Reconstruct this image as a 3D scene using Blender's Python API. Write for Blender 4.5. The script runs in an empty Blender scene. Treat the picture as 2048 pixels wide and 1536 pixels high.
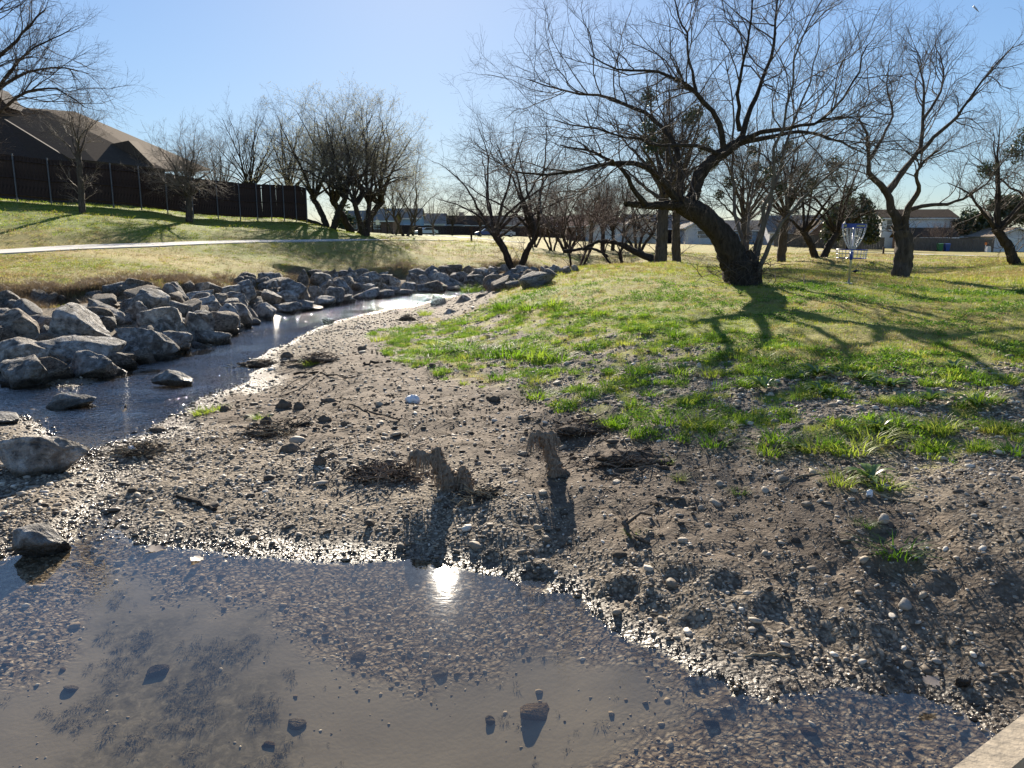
import bpy, bmesh, math, random
import numpy as np
from mathutils import Vector, Matrix, Euler

# ------------------------------------------------------------------ camera
F = 1540.0; PITCH = math.radians(10.6); CAMZ = 2.4
scn = bpy.context.scene
COL = scn.collection
cam_d = bpy.data.cameras.new('camera'); cam = bpy.data.objects.new('camera', cam_d); COL.objects.link(cam)
cam.location = (0, 0, CAMZ); cam.rotation_euler = (math.radians(90) - PITCH, 0, 0)
cam_d.sensor_width = 36; cam_d.lens = F * 36 / 2048; cam_d.clip_start = 0.05; cam_d.clip_end = 6000
scn.camera = cam
# ------------------------------------------------------------------ sky and sun
SUN_EL = math.radians(24.0); SUN_AZ = math.radians(-5.3)      # azimuth from +Y, positive towards +X
world = bpy.data.worlds.new('World'); scn.world = world; world.use_nodes = True
wn = world.node_tree
sky = wn.nodes.new('ShaderNodeTexSky'); sky.sky_type = 'NISHITA'; sky.sun_disc = False
sky.sun_elevation = SUN_EL; sky.sun_rotation = SUN_AZ
sky.altitude = 200; sky.air_density = 0.92; sky.dust_density = 0.2; sky.ozone_density = 4.0
bg = wn.nodes['Background']; bg.inputs['Strength'].default_value = 0.08
# even highlight roll-off over the whole sky dome (the photograph's own highlight compression)
bw = wn.nodes.new('ShaderNodeRGBToBW'); wn.links.new(sky.outputs[0], bw.inputs[0])
dv = wn.nodes.new('ShaderNodeMath'); dv.operation = 'MULTIPLY_ADD'; wn.links.new(bw.outputs[0], dv.inputs[0]); dv.inputs[1].default_value = 1 / 8.0; dv.inputs[2].default_value = 1.0
sc_ = wn.nodes.new('ShaderNodeVectorMath'); sc_.operation = 'DIVIDE'; wn.links.new(sky.outputs[0], sc_.inputs[0]); wn.links.new(dv.outputs[0], sc_.inputs[1])
wn.links.new(sc_.outputs[0], bg.inputs['Color'])
sun_d = bpy.data.lights.new('sun', 'SUN'); sun_d.energy = 5.0; sun_d.angle = math.radians(0.55); sun_d.color = (1.0, 0.90, 0.75)
sun = bpy.data.objects.new('sun', sun_d); COL.objects.link(sun)
sdir = Vector((math.sin(SUN_AZ) * math.cos(SUN_EL), math.cos(SUN_AZ) * math.cos(SUN_EL), math.sin(SUN_EL)))
sun.rotation_euler = (-sdir).to_track_quat('-Z', 'Y').to_euler(); sun.location = (0, 40, 60)
vs = scn.view_settings; vs.view_transform = 'Standard'; vs.look = 'None'; vs.gamma = 1.0
vs.use_curve_mapping = False; vs.exposure = 1.2
scn.cycles.max_bounces = 4; scn.cycles.diffuse_bounces = 2; scn.cycles.glossy_bounces = 3; scn.cycles.transmission_bounces = 4; scn.cycles.transparent_max_bounces = 8
scn.cycles.caustics_reflective = False; scn.cycles.caustics_refractive = False
scn.cycles.sample_clamp_indirect = 4.0; scn.cycles.use_denoising = True

RNG = np.random.default_rng(7); random.seed(7)
PI = math.pi

# ------------------------------------------------------------------ measuring helpers
_c, _s = math.cos(PITCH), math.sin(PITCH)
def ray(px, py):
    x = px - 1024.0; z = 768.0 - py
    return np.array([x, F * _c + z * _s, -F * _s + z * _c])
def at_D(px, py, D):
    d = ray(px, py); return np.array([0, 0, CAMZ]) + d * (D / d[1])
def at_z(px, py, z):
    d = ray(px, py); return np.array([0, 0, CAMZ]) + d * ((z - CAMZ) / d[2])
def gx(px, D): return at_D(px, 500, D)[0]

# ------------------------------------------------------------------ noise
_perm = RNG.permutation(4096).astype(np.int64)
def _hash(ix, iy): return _perm[(_perm[ix & 4095] + iy) & 4095]
def pnoise(x, y):
    x = np.asarray(x, float); y = np.asarray(y, float)
    ix = np.floor(x).astype(np.int64); iy = np.floor(y).astype(np.int64); fx = x - ix; fy = y - iy
    def g(i, j):
        a = _hash(ix + i, iy + j) * (2 * PI / 4096.0)
        return np.cos(a) * (fx - i) + np.sin(a) * (fy - j)
    u = fx * fx * fx * (fx * (fx * 6 - 15) + 10); v = fy * fy * fy * (fy * (fy * 6 - 15) + 10)
    return ((g(0, 0) * (1 - u) + g(1, 0) * u) * (1 - v) + (g(0, 1) * (1 - u) + g(1, 1) * u) * v) * 1.5
def fbm(x, y, o=4, s=2.03, p=.5):
    r = 0; a = 1.0
    for i in range(o):
        r = r + a * pnoise(x + 17.3 * i, y - 9.1 * i); x = x * s; y = y * s; a *= p
    return r
def sstep(a, b, x):
    t = np.clip((x - a) / (b - a), 0, 1); return t * t * (3 - 2 * t)

# ------------------------------------------------------------------ terrain height: thin-plate spline through surveyed points
ctrl = []
def cz(*a):
    for px, py, z in a: ctrl.append(at_z(px, py, z))
def cD(*a):
    for px, py, D in a: ctrl.append(at_D(px, py, D))
def cw(*a):
    for p in a: ctrl.append(np.array(p, float))
POOL = [(-250, 1130), (0, 1112), (60, 1102), (135, 1085), (170, 1042), (250, 1068), (330, 1085), (440, 1108), (560, 1118), (650, 1125), (740, 1122),
        (840, 1115), (940, 1135), (1010, 1155), (1100, 1180), (1165, 1195), (1190, 1225), (1240, 1265), (1340, 1310), (1430, 1360),
        (1520, 1395), (1590, 1405), (1630, 1385), (1700, 1373), (1800, 1380), (1900, 1405), (1960, 1440), (2048, 1500), (2130, 1580)]
cz(*[(x, y, 0.0) for x, y in POOL])
cz((300, 1200, -.12), (700, 1250, -.15), (300, 1400, -.24), (900, 1350, -.24), (1000, 1500, -.3), (600, 1536, -.3), (100, 1300, -.17),
   (1500, 1490, -.08), (1300, 1420, -.11), (1800, 1460, -.05), (1300, 1536, -.16), (100, 1536, -.27), (900, 1185, -.06), (500, 1160, -.05),
   (1250, 1330, -.05), (1950, 1520, -.03), (100, 1160, -.05), (-300, 1250, -.15))
STR_R = [(155, 932), (190, 905), (260, 870), (330, 840), (400, 800), (460, 775), (505, 757), (515, 740), (495, 726), (540, 700), (600, 672), (660, 645),
         (720, 630), (780, 616), (850, 605), (890, 594)]
cz(*[(x, y, 0.0) for x, y in STR_R])
cz((120, 915, 0), (90, 880, 0), (85, 845, 0), (60, 832, 0), (0, 838, 0), (-150, 850, 0), (30, 870, .04), (0, 900, .05), (-150, 900, .05))
cz((300, 770, -.15), (420, 740, -.16), (520, 690, -.18), (640, 645, -.14), (760, 608, -.1), (200, 850, -.1), (50, 805, -.14), (130, 880, -.05), (840, 596, -.08),
   (-200, 815, -.15))
STR_L = [(-300, 800), (-100, 788), (95, 770), (240, 742), (335, 712), (440, 688), (540, 638), (640, 614), (720, 599), (800, 590), (880, 584)]
cz(*[(x, y, 0.0) for x, y in STR_L])
cz((850, 1050, .10), (600, 980, .14), (300, 1000, .09), (100, 1000, .07), (0, 960, .06), (-200, 1000, .07), (1000, 1050, .18), (1100, 950, .26), (1000, 850, .29), (900, 760, .33),
   (700, 700, .23), (800, 650, .26), (600, 800, .18), (500, 860, .12), (350, 900, .08), (1200, 1100, .18), (1400, 1250, .085), (1600, 1330, .04), (1400, 1100, .26),
   (1600, 1150, .24), (1750, 1250, .17), (1800, 1180, .25), (1900, 1350, .055), (2048, 1350, .11), (2048, 1200, .33), (1900, 1200, .26), (1400, 950, .38), (1650, 1000, .47), (1900, 950, .6),
   (1850, 1062, .44), (1720, 1088, .38), (1950, 1115, .44), (2040, 1050, .6), (1300, 850, .48), (1600, 880, .58), (2000, 860, .72), (1150, 760, .5), (1500, 760, .76),
   (1800, 760, .86), (2040, 740, .95), (1100, 690, .62), (1300, 680, .84), (1600, 660, 1.05), (1900, 660, 1.08), (1200, 610, 1.05), (1400, 600, 1.2), (900, 690, .4),
   (900, 640, .36), (980, 622, .68), (940, 600, .45), (880, 615, .2))
cD((1490, 570, 18.5), (1697, 568, 18.2), (1900, 580, 17.5), (2040, 560, 20), (1100, 560, 22), (1150, 537, 26), (1400, 533, 26), (1000, 577, 24), (930, 590, 28),
   (1600, 540, 27), (1800, 555, 22), (1640, 517, 45), (2040, 530, 30), (1990, 503, 120), (1700, 500, 100), (1300, 486, 125), (900, 470, 180), (1100, 475, 160), (1500, 490, 125),
   (1400, 500, 70), (1150, 500, 75), (1320, 527, 34), (1300, 516, 44))
cw((gx(1150, 47), 47, -.05), (gx(1250, 43), 43, .05), (gx(1400, 42), 42, .75), (gx(1650, 34), 34, .95), (gx(1850, 34), 34, 1.0), (gx(1080, 42), 42, .0), (gx(1000, 40), 40, -.05))
cD((0, 602, 19), (100, 608, 19.5), (0, 548, 21.5), (200, 530, 25), (400, 525, 29), (600, 515, 36), (800, 505, 43), (1000, 490, 56), (1030, 530, 46),
   (300, 575, 22.5), (600, 545, 32), (800, 545, 38), (1000, 538, 45), (1150, 528, 53), (0, 500, 29), (300, 488, 35), (600, 478, 46), (850, 481, 58), (0, 402, 42), (300, 422, 46.5),
   (600, 443, 55), (168, 428, 40), (380, 445, 45.5), (700, 465, 60), (850, 472, 100), (-300, 480, 29), (-300, 380, 38), (-300, 560, 19), (1060, 505, 60))
cw((-15, 5, .15), (-14, 1, -.2), (-24, 12, .4), (-60, 45, 5.2), (-90, 110, 5), (90, 100, .6), (40, 20, 1.3), (18, 8, 1.05), (6, 3, .75), (12, 2, 1.0), (0, 300, 4), (-200, 300, 5),
   (200, 300, 1), (0, 0, -.35), (-6, 0, -.3), (3, 0, .1), (0, -4, -.3), (10, -4, 1), (-14, -4, -.2), (-40, 60, 4.6), (-35, 90, 3.8), (60, 50, 1.3))
CT = np.array(ctrl)
def uv(x, y):
    yy = np.maximum(y, -5.0) + 6.0
    return np.stack([2.2 * np.arcsinh(x / yy * 1.5), np.log(yy)], -1)
CU = uv(CT[:, 0], CT[:, 1]); n = len(CU)
def _U(r2): return .5 * r2 * np.log(r2 + 1e-12)
K = _U(((CU[:, None] - CU[None]) ** 2).sum(-1)) + np.eye(n) * 1.5e-4
Pm = np.c_[np.ones(n), CU]
A = np.zeros((n + 3, n + 3)); A[:n, :n] = K; A[:n, n:] = Pm; A[n:, :n] = Pm.T
WT = np.linalg.solve(A, np.r_[CT[:, 2], 0, 0, 0])
def base_h(x, y):
    x = np.asarray(x, float).ravel(); y = np.asarray(y, float).ravel(); out = np.empty(len(x))
    for i in range(0, len(x), 20000):
        q = uv(x[i:i + 20000], y[i:i + 20000])
        d2 = (q[:, 0][:, None] - CU[:, 0]) ** 2 + (q[:, 1][:, None] - CU[:, 1]) ** 2
        out[i:i + 20000] = _U(d2) @ WT[:n] + WT[n] + q @ WT[n + 1:]
    return out
# eroded cuts in the left bank: (px, D of the face, half width, depth)
CUTS = [(600, 33.0, 1.25, .75), (372, 24.0, .75, .45), (745, 37.5, 1.7, .55), (880, 42, 1.6, .4), (1010, 46.5, 2.2, .45), (1130, 50.5, 2.6, .5), (1220, 50, 2.2, .5), (120, 20.8, 1.2, .3), (480, 27.6, .8, .25)]
_r2 = np.random.default_rng(21)
DIMP = []
def _dimp(n_, x0, x1, y0, y1, z):
    for _ in range(n_):
        p = at_z(_r2.uniform(x0, x1), _r2.uniform(y0, y1), z); DIMP.append((p[0], p[1], _r2.uniform(.06, .12), _r2.uniform(.010, .03)))
_dimp(20, 1230, 1800, 1130, 1345, .15); _dimp(26, 900, 1500, 960, 1120, .24); _dimp(14, 500, 900, 820, 1000, .15); _dimp(16, 1500, 2000, 950, 1120, .5)
PATHLINE = None; PATHZ = None
def hgt(x, y):
    shp = np.shape(x); x = np.asarray(x, float).ravel(); y = np.asarray(y, float).ravel()
    z = base_h(x, y)
    for px, D, w, dep in CUTS:
        cx = gx(px, D)
        # bank runs roughly along (0.5,0.86) direction on the left bank; face normal towards the camera side
        a = (x - cx) * .62 + (y - D) * .78; b = -(x - cx) * .78 + (y - D) * .62
        wob = .12 * pnoise(x * 1.7, y * 1.7) + .05 * pnoise(x * 6, y * 6)
        z = z - dep * np.exp(-(a / w) ** 4) * (1 - sstep(-.06, .1, b + wob)) * sstep(-1.6, -.5, b)
    d = np.hypot(x, y)
    near = np.exp(-np.maximum(d - 14, 0) / 10)
    dry = sstep(-.02, .10, z)
    z = z + near * (.3 + .7 * dry) * ((.03 + .02 * sstep(5, 8, d)) * fbm(x * .9 + 3, y * .9, 3) + .018 * fbm(x * 4.1, y * 4.1 + 7, 3)) * sstep(-.25, .1, z + .12)
    z = z + sstep(14, 40, d) * (.06 * fbm(x * .35, y * .35, 3)) * sstep(.25, .6, z)
    for cx, cy, r, dp in DIMP:
        m = (np.abs(x - cx) < 3 * r) & (np.abs(y - cy) < 3 * r)
        if m.any():
            q = ((x[m] - cx) ** 2 + (y[m] - cy) ** 2) / (r * r)
            z[m] = z[m] - dp * np.exp(-q ** 1.5) + dp * .55 * np.exp(-((np.sqrt(q) - 1.45) / .4) ** 2)
    if PATHLINE is not None:
        m = (y > 18) & (y < 75) & (x < 2)
        if m.any():
            X, Y = x[m], y[m]; bd = np.full(len(X), 1e9); bz = np.zeros(len(X))
            for i in range(len(PATHLINE) - 1):
                a_, b_ = PATHLINE[i], PATHLINE[i + 1]; e_ = b_ - a_; t_ = np.clip(((X - a_[0]) * e_[0] + (Y - a_[1]) * e_[1]) / (e_ @ e_), 0, 1); q_ = np.hypot(X - a_[0] - t_ * e_[0], Y - a_[1] - t_ * e_[1]); k_ = q_ < bd
                bd[k_] = q_[k_]; bz[k_] = (PATHZ[i] + (PATHZ[i + 1] - PATHZ[i]) * t_)[k_]
            w_ = np.exp(-(bd / 2.4) ** 4); z[m] = z[m] * (1 - w_) + bz * w_
    return z.reshape(shp)
_T = np.geomspace(2.0, 260, 700)
def hit(px, py):
    d = ray(px, py); P = np.array([0, 0, CAMZ]) + d[None] * (_T / d[1])[:, None]
    g = hgt(P[:, 0], P[:, 1]) - P[:, 2]
    i = np.argmax(g > 0)
    if g[i] <= 0: return P[-1]
    if i == 0: return P[0]
    f = g[i - 1] / (g[i - 1] - g[i]); return P[i - 1] + (P[i] - P[i - 1]) * f

# the concrete path: a gentle curve graded into the slope
_pp = [(-420, 517), (-200, 511), (-40, 506), (60, 502), (180, 497), (300, 492), (420, 487.5), (540, 483), (640, 480.5), (740, 479.5), (820, 480), (900, 482)]
_ph = np.array([hit(*q) for q in _pp]); _pt = np.array([q[0] for q in _pp], float) / 500; _pf = [np.polyfit(_pt, _ph[:, i], 3) for i in range(3)]; _ps = np.linspace(_pt[0], _pt[-1], 26)
PATHZ = np.polyval(_pf[2], _ps); PATHLINE = np.stack([np.polyval(_pf[0], _ps), np.polyval(_pf[1], _ps)], -1)
# ------------------------------------------------------------------ ground masks (world-space polygons)
def W(px, D): return (gx(px, D), D)
def Hh(px, py): p = hit(px, py); return (p[0], p[1])
BAR = [(-40, 14), W(-200, 18), W(0, 19), W(100, 19.5), W(200, 21), W(300, 22.5), W(420, 25), W(600, 31), W(800, 38), W(1000, 45), W(1150, 51), W(1300, 47),
       W(1250, 38), W(1150, 33), W(1050, 27.5), W(985, 22), W(975, 19.5)] + [Hh(*p) for p in
      [(1040, 628), (1150, 642), (1300, 662), (1380, 692), (1480, 702), (1560, 742), (1700, 735), (1900, 738), (2040, 722)]] + [(9, 7.6), (16, 6), (16, -5), (-40, -5)]
PATCH = [Hh(*p) for p in [(740, 672), (860, 640), (960, 612), (1040, 600), (1300, 640), (1600, 690), (2040, 690), (2040, 900), (1900, 950), (1500, 880), (1300, 870), (1050, 790), (820, 735)]]
MUD = [Hh(*p) for p in [(560, 742), (640, 715), (760, 700), (860, 730), (1000, 760), (1120, 800), (1250, 840), (1400, 930), (1330, 985), (1180, 960), (1020, 930), (900, 890), (760, 900), (620, 910), (470, 890), (420, 830), (500, 790)]]
MUD2 = [Hh(*p) for p in [(1750, 1070), (1900, 1060), (2048, 1100), (2300, 1150), (2300, 1480), (2048, 1480), (1960, 1420), (1900, 1280), (1700, 1130)]]
MUD3 = [Hh(*p) for p in [(1000, 900), (1250, 860), (1500, 900), (1800, 960), (2040, 980), (2040, 1120), (1800, 1160), (1500, 1140), (1250, 1100), (1080, 1020)]]
ALG = [(at_z(x, y, -.22)[0], at_z(x, y, -.22)[1]) for x, y in [(130, 1440), (170, 1370), (210, 1270), (270, 1230), (360, 1260), (480, 1300), (560, 1380), (610, 1470), (650, 1580), (170, 1580)]]
SILT = [(at_z(x, y, -.2)[0], at_z(x, y, -.2)[1]) for x, y in [(-200, 1385), (60, 1370), (130, 1250), (200, 1180), (300, 1180), (430, 1230), (560, 1280), (740, 1330), (880, 1320), (1150, 1320), (1290, 1370), (1500, 1470), (1300, 1500), (1100, 1600), (-200, 1600)]]
def psd(poly, x, y, margin=3.0):
    """signed distance, positive inside (clipped to +-margin)"""
    poly = np.array(poly); out = np.full(x.shape, -margin)
    m = (x > poly[:, 0].min() - margin) & (x < poly[:, 0].max() + margin) & (y > poly[:, 1].min() - margin) & (y < poly[:, 1].max() + margin)
    if not m.any(): return out
    X = x[m]; Y = y[m]; ins = np.zeros(X.shape, bool); dm = np.full(X.shape, 1e9)
    for i in range(len(poly)):
        ax, ay = poly[i]; bx, by = poly[(i + 1) % len(poly)]
        c = ((ay > Y) != (by > Y)) & (X < (bx - ax) * (Y - ay) / (by - ay + 1e-12) + ax); ins ^= c
        ex, ey = bx - ax, by - ay; t = np.clip(((X - ax) * ex + (Y - ay) * ey) / (ex * ex + ey * ey + 1e-12), 0, 1)
        dm = np.minimum(dm, (X - ax - t * ex) ** 2 + (Y - ay - t * ey) ** 2)
    d = np.sqrt(dm); out[m] = np.clip(np.where(ins, d, -d), -margin, margin); return out
def masks(x, y, z):
    nz = fbm(x * .8, y * .8, 4); n2 = fbm(x * 2.6 + 5, y * 2.6, 3); d = np.hypot(x, y)
    bar = psd(BAR, x, y) + .25 * nz + .1 * n2
    grass = 1 - sstep(-.1, .25, bar)
    patch = sstep(-.2, .5, psd(PATCH, x, y)) * sstep(.14, .45, n2 + .5 * nz + .36 * sstep(9, 14, d))
    grass = np.maximum(grass, patch * sstep(.1, .25, z))
    # lawn colour: dry straw or green
    left = sstep(2, -6, x - (y - 20) * .02)
    dryn = .5 + .45 * fbm(x * .22 + 9, y * .22, 4) + .2 * fbm(x * 1.3, y * 1.3 + 4, 3)
    lip = left * sstep(2.5, 1.7, z)
    slope_green = left * sstep(2.2, 3.6, z)
    dry = dryn + .18 * lip - .55 * slope_green - .3 * sstep(28, 12, d) * (1 - left) + .22 * sstep(28, 60, d) * (1 - left)
    dry = np.clip(dry, 0, 1)
    cut = np.zeros_like(x)
    for px, D, w, dep in CUTS:
        cx = gx(px, D); a = (x - cx) * .62 + (y - D) * .78; b = -(x - cx) * .78 + (y - D) * .62
        cut = np.maximum(cut, np.exp(-(a / (w * 1.1)) ** 4) * sstep(.25, -.05, b + .15 * n2) * sstep(-1.9, -1.0, b))
    grass = grass * (1 - cut)
    mud = np.maximum(sstep(-.6, .3, psd(MUD, x, y) + .55 * nz + .3 * n2), sstep(-.2, .3, psd(MUD2, x, y) + .35 * nz + .2 * n2) * .62)
    mud = np.maximum(mud, .8 * sstep(-.35, .4, psd(MUD3, x, y) + .5 * nz + .35 * n2))
    mud = np.maximum(mud, cut)
    mud = mud * (1 - grass * .5)
    alg = sstep(-.15, .25, psd(ALG, x, y) + .25 * n2 + .1 * nz) * sstep(-.02, -.08, z)
    silt = sstep(-.1, .2, psd(SILT, x, y) + .15 * nz + .12 * n2) * sstep(.0, -.06, z)
    return grass, dry, mud, alg, silt

# ------------------------------------------------------------------ material helpers
class NT:
    def __init__(s, name):
        s.m = bpy.data.materials.new(name); s.m.use_nodes = True; s.t = s.m.node_tree; s.b = s.t.nodes['Principled BSDF']; s.o = s.t.nodes['Material Output']
    def n(s, typ, **kw):
        nd = s.t.nodes.new(typ)
        for k, v in kw.items(): setattr(nd, k, v)
        return nd
    def set(s, sock, v):
        if hasattr(v, 'is_output') or isinstance(v, bpy.types.NodeSocket): s.t.links.new(v, sock)
        else: sock.default_value = v
    def noise(s, scale, detail=4, rough=.55, vec=None, dist=0):
        nd = s.n('ShaderNodeTexNoise'); nd.inputs['Scale'].default_value = scale; nd.inputs['Detail'].default_value = detail
        nd.inputs['Roughness'].default_value = rough; nd.inputs['Distortion'].default_value = dist
        if vec is not None: s.t.links.new(vec, nd.inputs['Vector'])
        return nd
    def vor(s, scale, vec=None, feature='F1'):
        nd = s.n('ShaderNodeTexVoronoi'); nd.feature = feature; nd.inputs['Scale'].default_value = scale
        if vec is not None: s.t.links.new(vec, nd.inputs['Vector'])
        return nd
    def ramp(s, fac, stops):
        nd = s.n('ShaderNodeValToRGB'); s.t.links.new(fac, nd.inputs[0]); e = nd.color_ramp.elements
        while len(e) < len(stops): e.new(0.5)
        for i, (p, c) in enumerate(stops):
            e[i].position = p; e[i].color = (*c, 1) if len(c) == 3 else c
        return nd.outputs[0]
    def mix(s, fac, a, b, mode='MIX'):
        nd = s.n('ShaderNodeMix', data_type='RGBA', blend_type=mode); s.set(nd.inputs[0], fac)
        for sk, v in ((nd.inputs[6], a), (nd.inputs[7], b)):
            s.set(sk, (*v, 1) if isinstance(v, tuple) and len(v) == 3 else v)
        return nd.outputs[2]
    def math(s, op, a, b=0.0, c=None):
        nd = s.n('ShaderNodeMath', operation=op); s.set(nd.inputs[0], a); s.set(nd.inputs[1], b)
        if c is not None: s.set(nd.inputs[2], c)
        return nd.outputs[0]
    def mapr(s, v, a, b, c=0.0, d=1.0):
        nd = s.n('ShaderNodeMapRange'); s.set(nd.inputs[0], v)
        for i, q in enumerate((a, b, c, d)): nd.inputs[i + 1].default_value = q
        return nd.outputs[0]
    def bump(s, h, strength=.5, dist=.02, normal=None):
        nd = s.n('ShaderNodeBump'); s.set(nd.inputs['Height'], h); s.set(nd.inputs['Strength'], strength); nd.inputs['Distance'].default_value = dist
        if normal is not None: s.t.links.new(normal, nd.inputs['Normal'])
        return nd.outputs[0]
    def base(s, col=None, rough=None, metal=None, normal=None, spec=None):
        for k, v in (('Base Color', col), ('Roughness', rough), ('Metallic', metal), ('Normal', normal), ('Specular IOR Level', spec)):
            if v is not None: s.set(s.b.inputs[k], (*v, 1) if isinstance(v, tuple) and len(v) == 3 else v)
        return s.m
    def obj(s): return s.n('ShaderNodeTexCoord').outputs['Object']
    def pos(s): return s.n('ShaderNodeNewGeometry').outputs['Position']
    def rnd(s): return s.n('ShaderNodeObjectInfo').outputs['Random']

def simple(name, col, rough=.7, metal=0.0, var=.15, scale=8.0, bump=0.0, spec=.4):
    t = NT(name); v = t.obj(); nz = t.noise(scale, 4, .6, v)
    lo = tuple(c * (1 - var) for c in col); hi = tuple(min(1, c * (1 + var)) for c in col)
    c = t.ramp(nz.outputs[0], [(.3, lo), (.7, hi)])
    nm = t.bump(nz.outputs[0], bump, .02) if bump else None
    return t.base(c, rough, metal, nm, spec)

# ground
def ground_mat():
    t = NT('ground'); P = t.pos()
    a1 = t.n('ShaderNodeAttribute', attribute_name='m1'); a2 = t.n('ShaderNodeAttribute', attribute_name='m2')
    s1 = t.n('ShaderNodeSeparateColor'); t.t.links.new(a1.outputs['Color'], s1.inputs[0])
    s2 = t.n('ShaderNodeSeparateColor'); t.t.links.new(a2.outputs['Color'], s2.inputs[0])
    grass, dry, mud = s1.outputs[0], s1.outputs[1], s1.outputs[2]; alg, silt = s2.outputs[0], s2.outputs[1]
    sx = t.n('ShaderNodeSeparateXYZ'); t.t.links.new(P, sx.inputs[0]); Z = sx.outputs[2]
    nA = t.noise(1.2, 5, .6, P); nB = t.noise(9, 5, .65, P); nC = t.noise(45, 3, .6, P)
    wv = t.n('ShaderNodeVectorMath', operation='MULTIPLY_ADD'); t.t.links.new(t.noise(3.5, 3, .6, P).outputs['Color'], wv.inputs[0]); wv.inputs[1].default_value = (.16, .16, .16); t.t.links.new(P, wv.inputs[2])
    v1 = t.vor(31, wv.outputs[0]); v2 = t.vor(74, wv.outputs[0])
    gcol = t.ramp(t.math('FRACT', t.math('MULTIPLY', v1.outputs['Color'], 3.7)), [(0, (.14, .108, .075)), (.35, (.26, .205, .145)), (.7, (.37, .30, .215)), (1, (.50, .425, .32))])
    gcol2 = t.ramp(t.math('FRACT', t.math('MULTIPLY', v2.outputs['Color'], 5.1)), [(0, (.115, .088, .061)), (.5, (.245, .195, .138)), (1, (.42, .345, .25))])
    gcol = t.mix(t.mapr(nB.outputs[0], .4, .6), gcol, gcol2)
    gcol = t.mix(t.mapr(v1.outputs['Distance'], .35, .75), gcol, (.095, .073, .05))
    mudc = t.ramp(nB.outputs[0], [(.25, (.045, .031, .02)), (.5, (.125, .088, .058)), (.75, (.25, .185, .125))])
    mudc = t.mix(t.mapr(nC.outputs[0], .55, .75), mudc, (.26, .21, .155))
    col = t.mix(mud, gcol, mudc)
    soil = t.ramp(nB.outputs[0], [(.3, (.10, .078, .05)), (.7, (.20, .165, .11))])
    grn = t.ramp(nB.outputs[0], [(.25, (.085, .125, .012)), (.55, (.19, .235, .022)), (.8, (.30, .33, .04))])
    dr = t.ramp(nB.outputs[0], [(.25, (.25, .18, .048)), (.6, (.40, .30, .085)), (.85, (.50, .405, .15))])
    lawn = t.mix(dry, grn, dr); lawn = t.mix(t.mapr(nC.outputs[0], .5, .78, 0, .55), lawn, soil)
    col = t.mix(grass, col, lawn)
    col = t.mix(silt, col, t.ramp(nA.outputs[0], [(.3, (.185, .16, .122)), (.7, (.26, .226, .172))]))
    algc = t.ramp(t.noise(14, 6, .75, P, .6).outputs[0], [(.3, (.085, .074, .053)), (.5, (.145, .126, .09)), (.68, (.25, .216, .158))])
    col = t.mix(alg, col, algc)
    wet = t.mapr(t.math('ADD', Z, t.math('MULTIPLY', nB.outputs[0], .04)), .03, .09, 1.0, 0.0)
    und0 = t.mapr(Z, .0, -.03, 0, 1)
    col = t.mix(t.math('MULTIPLY', wet, t.mapr(und0, 0, 1, .45, .12)), col, t.mix(1.0, col, (.42, .38, .34), 'MULTIPLY'))
    h = t.math('ADD', t.math('MULTIPLY', t.math('SUBTRACT', 1, v1.outputs['Distance']), .7), t.math('MULTIPLY', t.math('ADD', nB.outputs[0], nC.outputs[0]), .8))
    bs = t.math('SUBTRACT', .62, t.math('MULTIPLY', t.math('MAXIMUM', silt, t.math('MULTIPLY', mud, .45)), .55))
    nm = t.bump(h, bs, .022)
    under = t.mapr(Z, .0, -.012, 0, 1)
    rough = t.math('MAXIMUM', t.mapr(wet, 0, 1, .92, .40), under)
    return t.base(col, rough, 0.0, nm, t.mapr(under, 0, 1, .35, 0.0))

def leaf_mat(name, stops, transl=.45, rough=.5, by='rnd', gloss=.06):
    t = NT(name); fac = t.rnd() if by == 'rnd' else t.noise(7, 2, .5, t.obj()).outputs[0]
    c = t.ramp(fac, stops)
    d = t.n('ShaderNodeBsdfDiffuse'); tr = t.n('ShaderNodeBsdfTranslucent'); g = t.n('ShaderNodeBsdfGlossy'); g.inputs['Roughness'].default_value = rough
    for x in (d, tr): t.t.links.new(c, x.inputs['Color'])
    m1 = t.n('ShaderNodeMixShader'); m1.inputs[0].default_value = transl; t.t.links.new(d.outputs[0], m1.inputs[1]); t.t.links.new(tr.outputs[0], m1.inputs[2])
    m2 = t.n('ShaderNodeMixShader'); m2.inputs[0].default_value = gloss; t.t.links.new(m1.outputs[0], m2.inputs[1]); t.t.links.new(g.outputs[0], m2.inputs[2])
    t.t.links.new(m2.outputs[0], t.o.inputs[0]); return t.m

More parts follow.
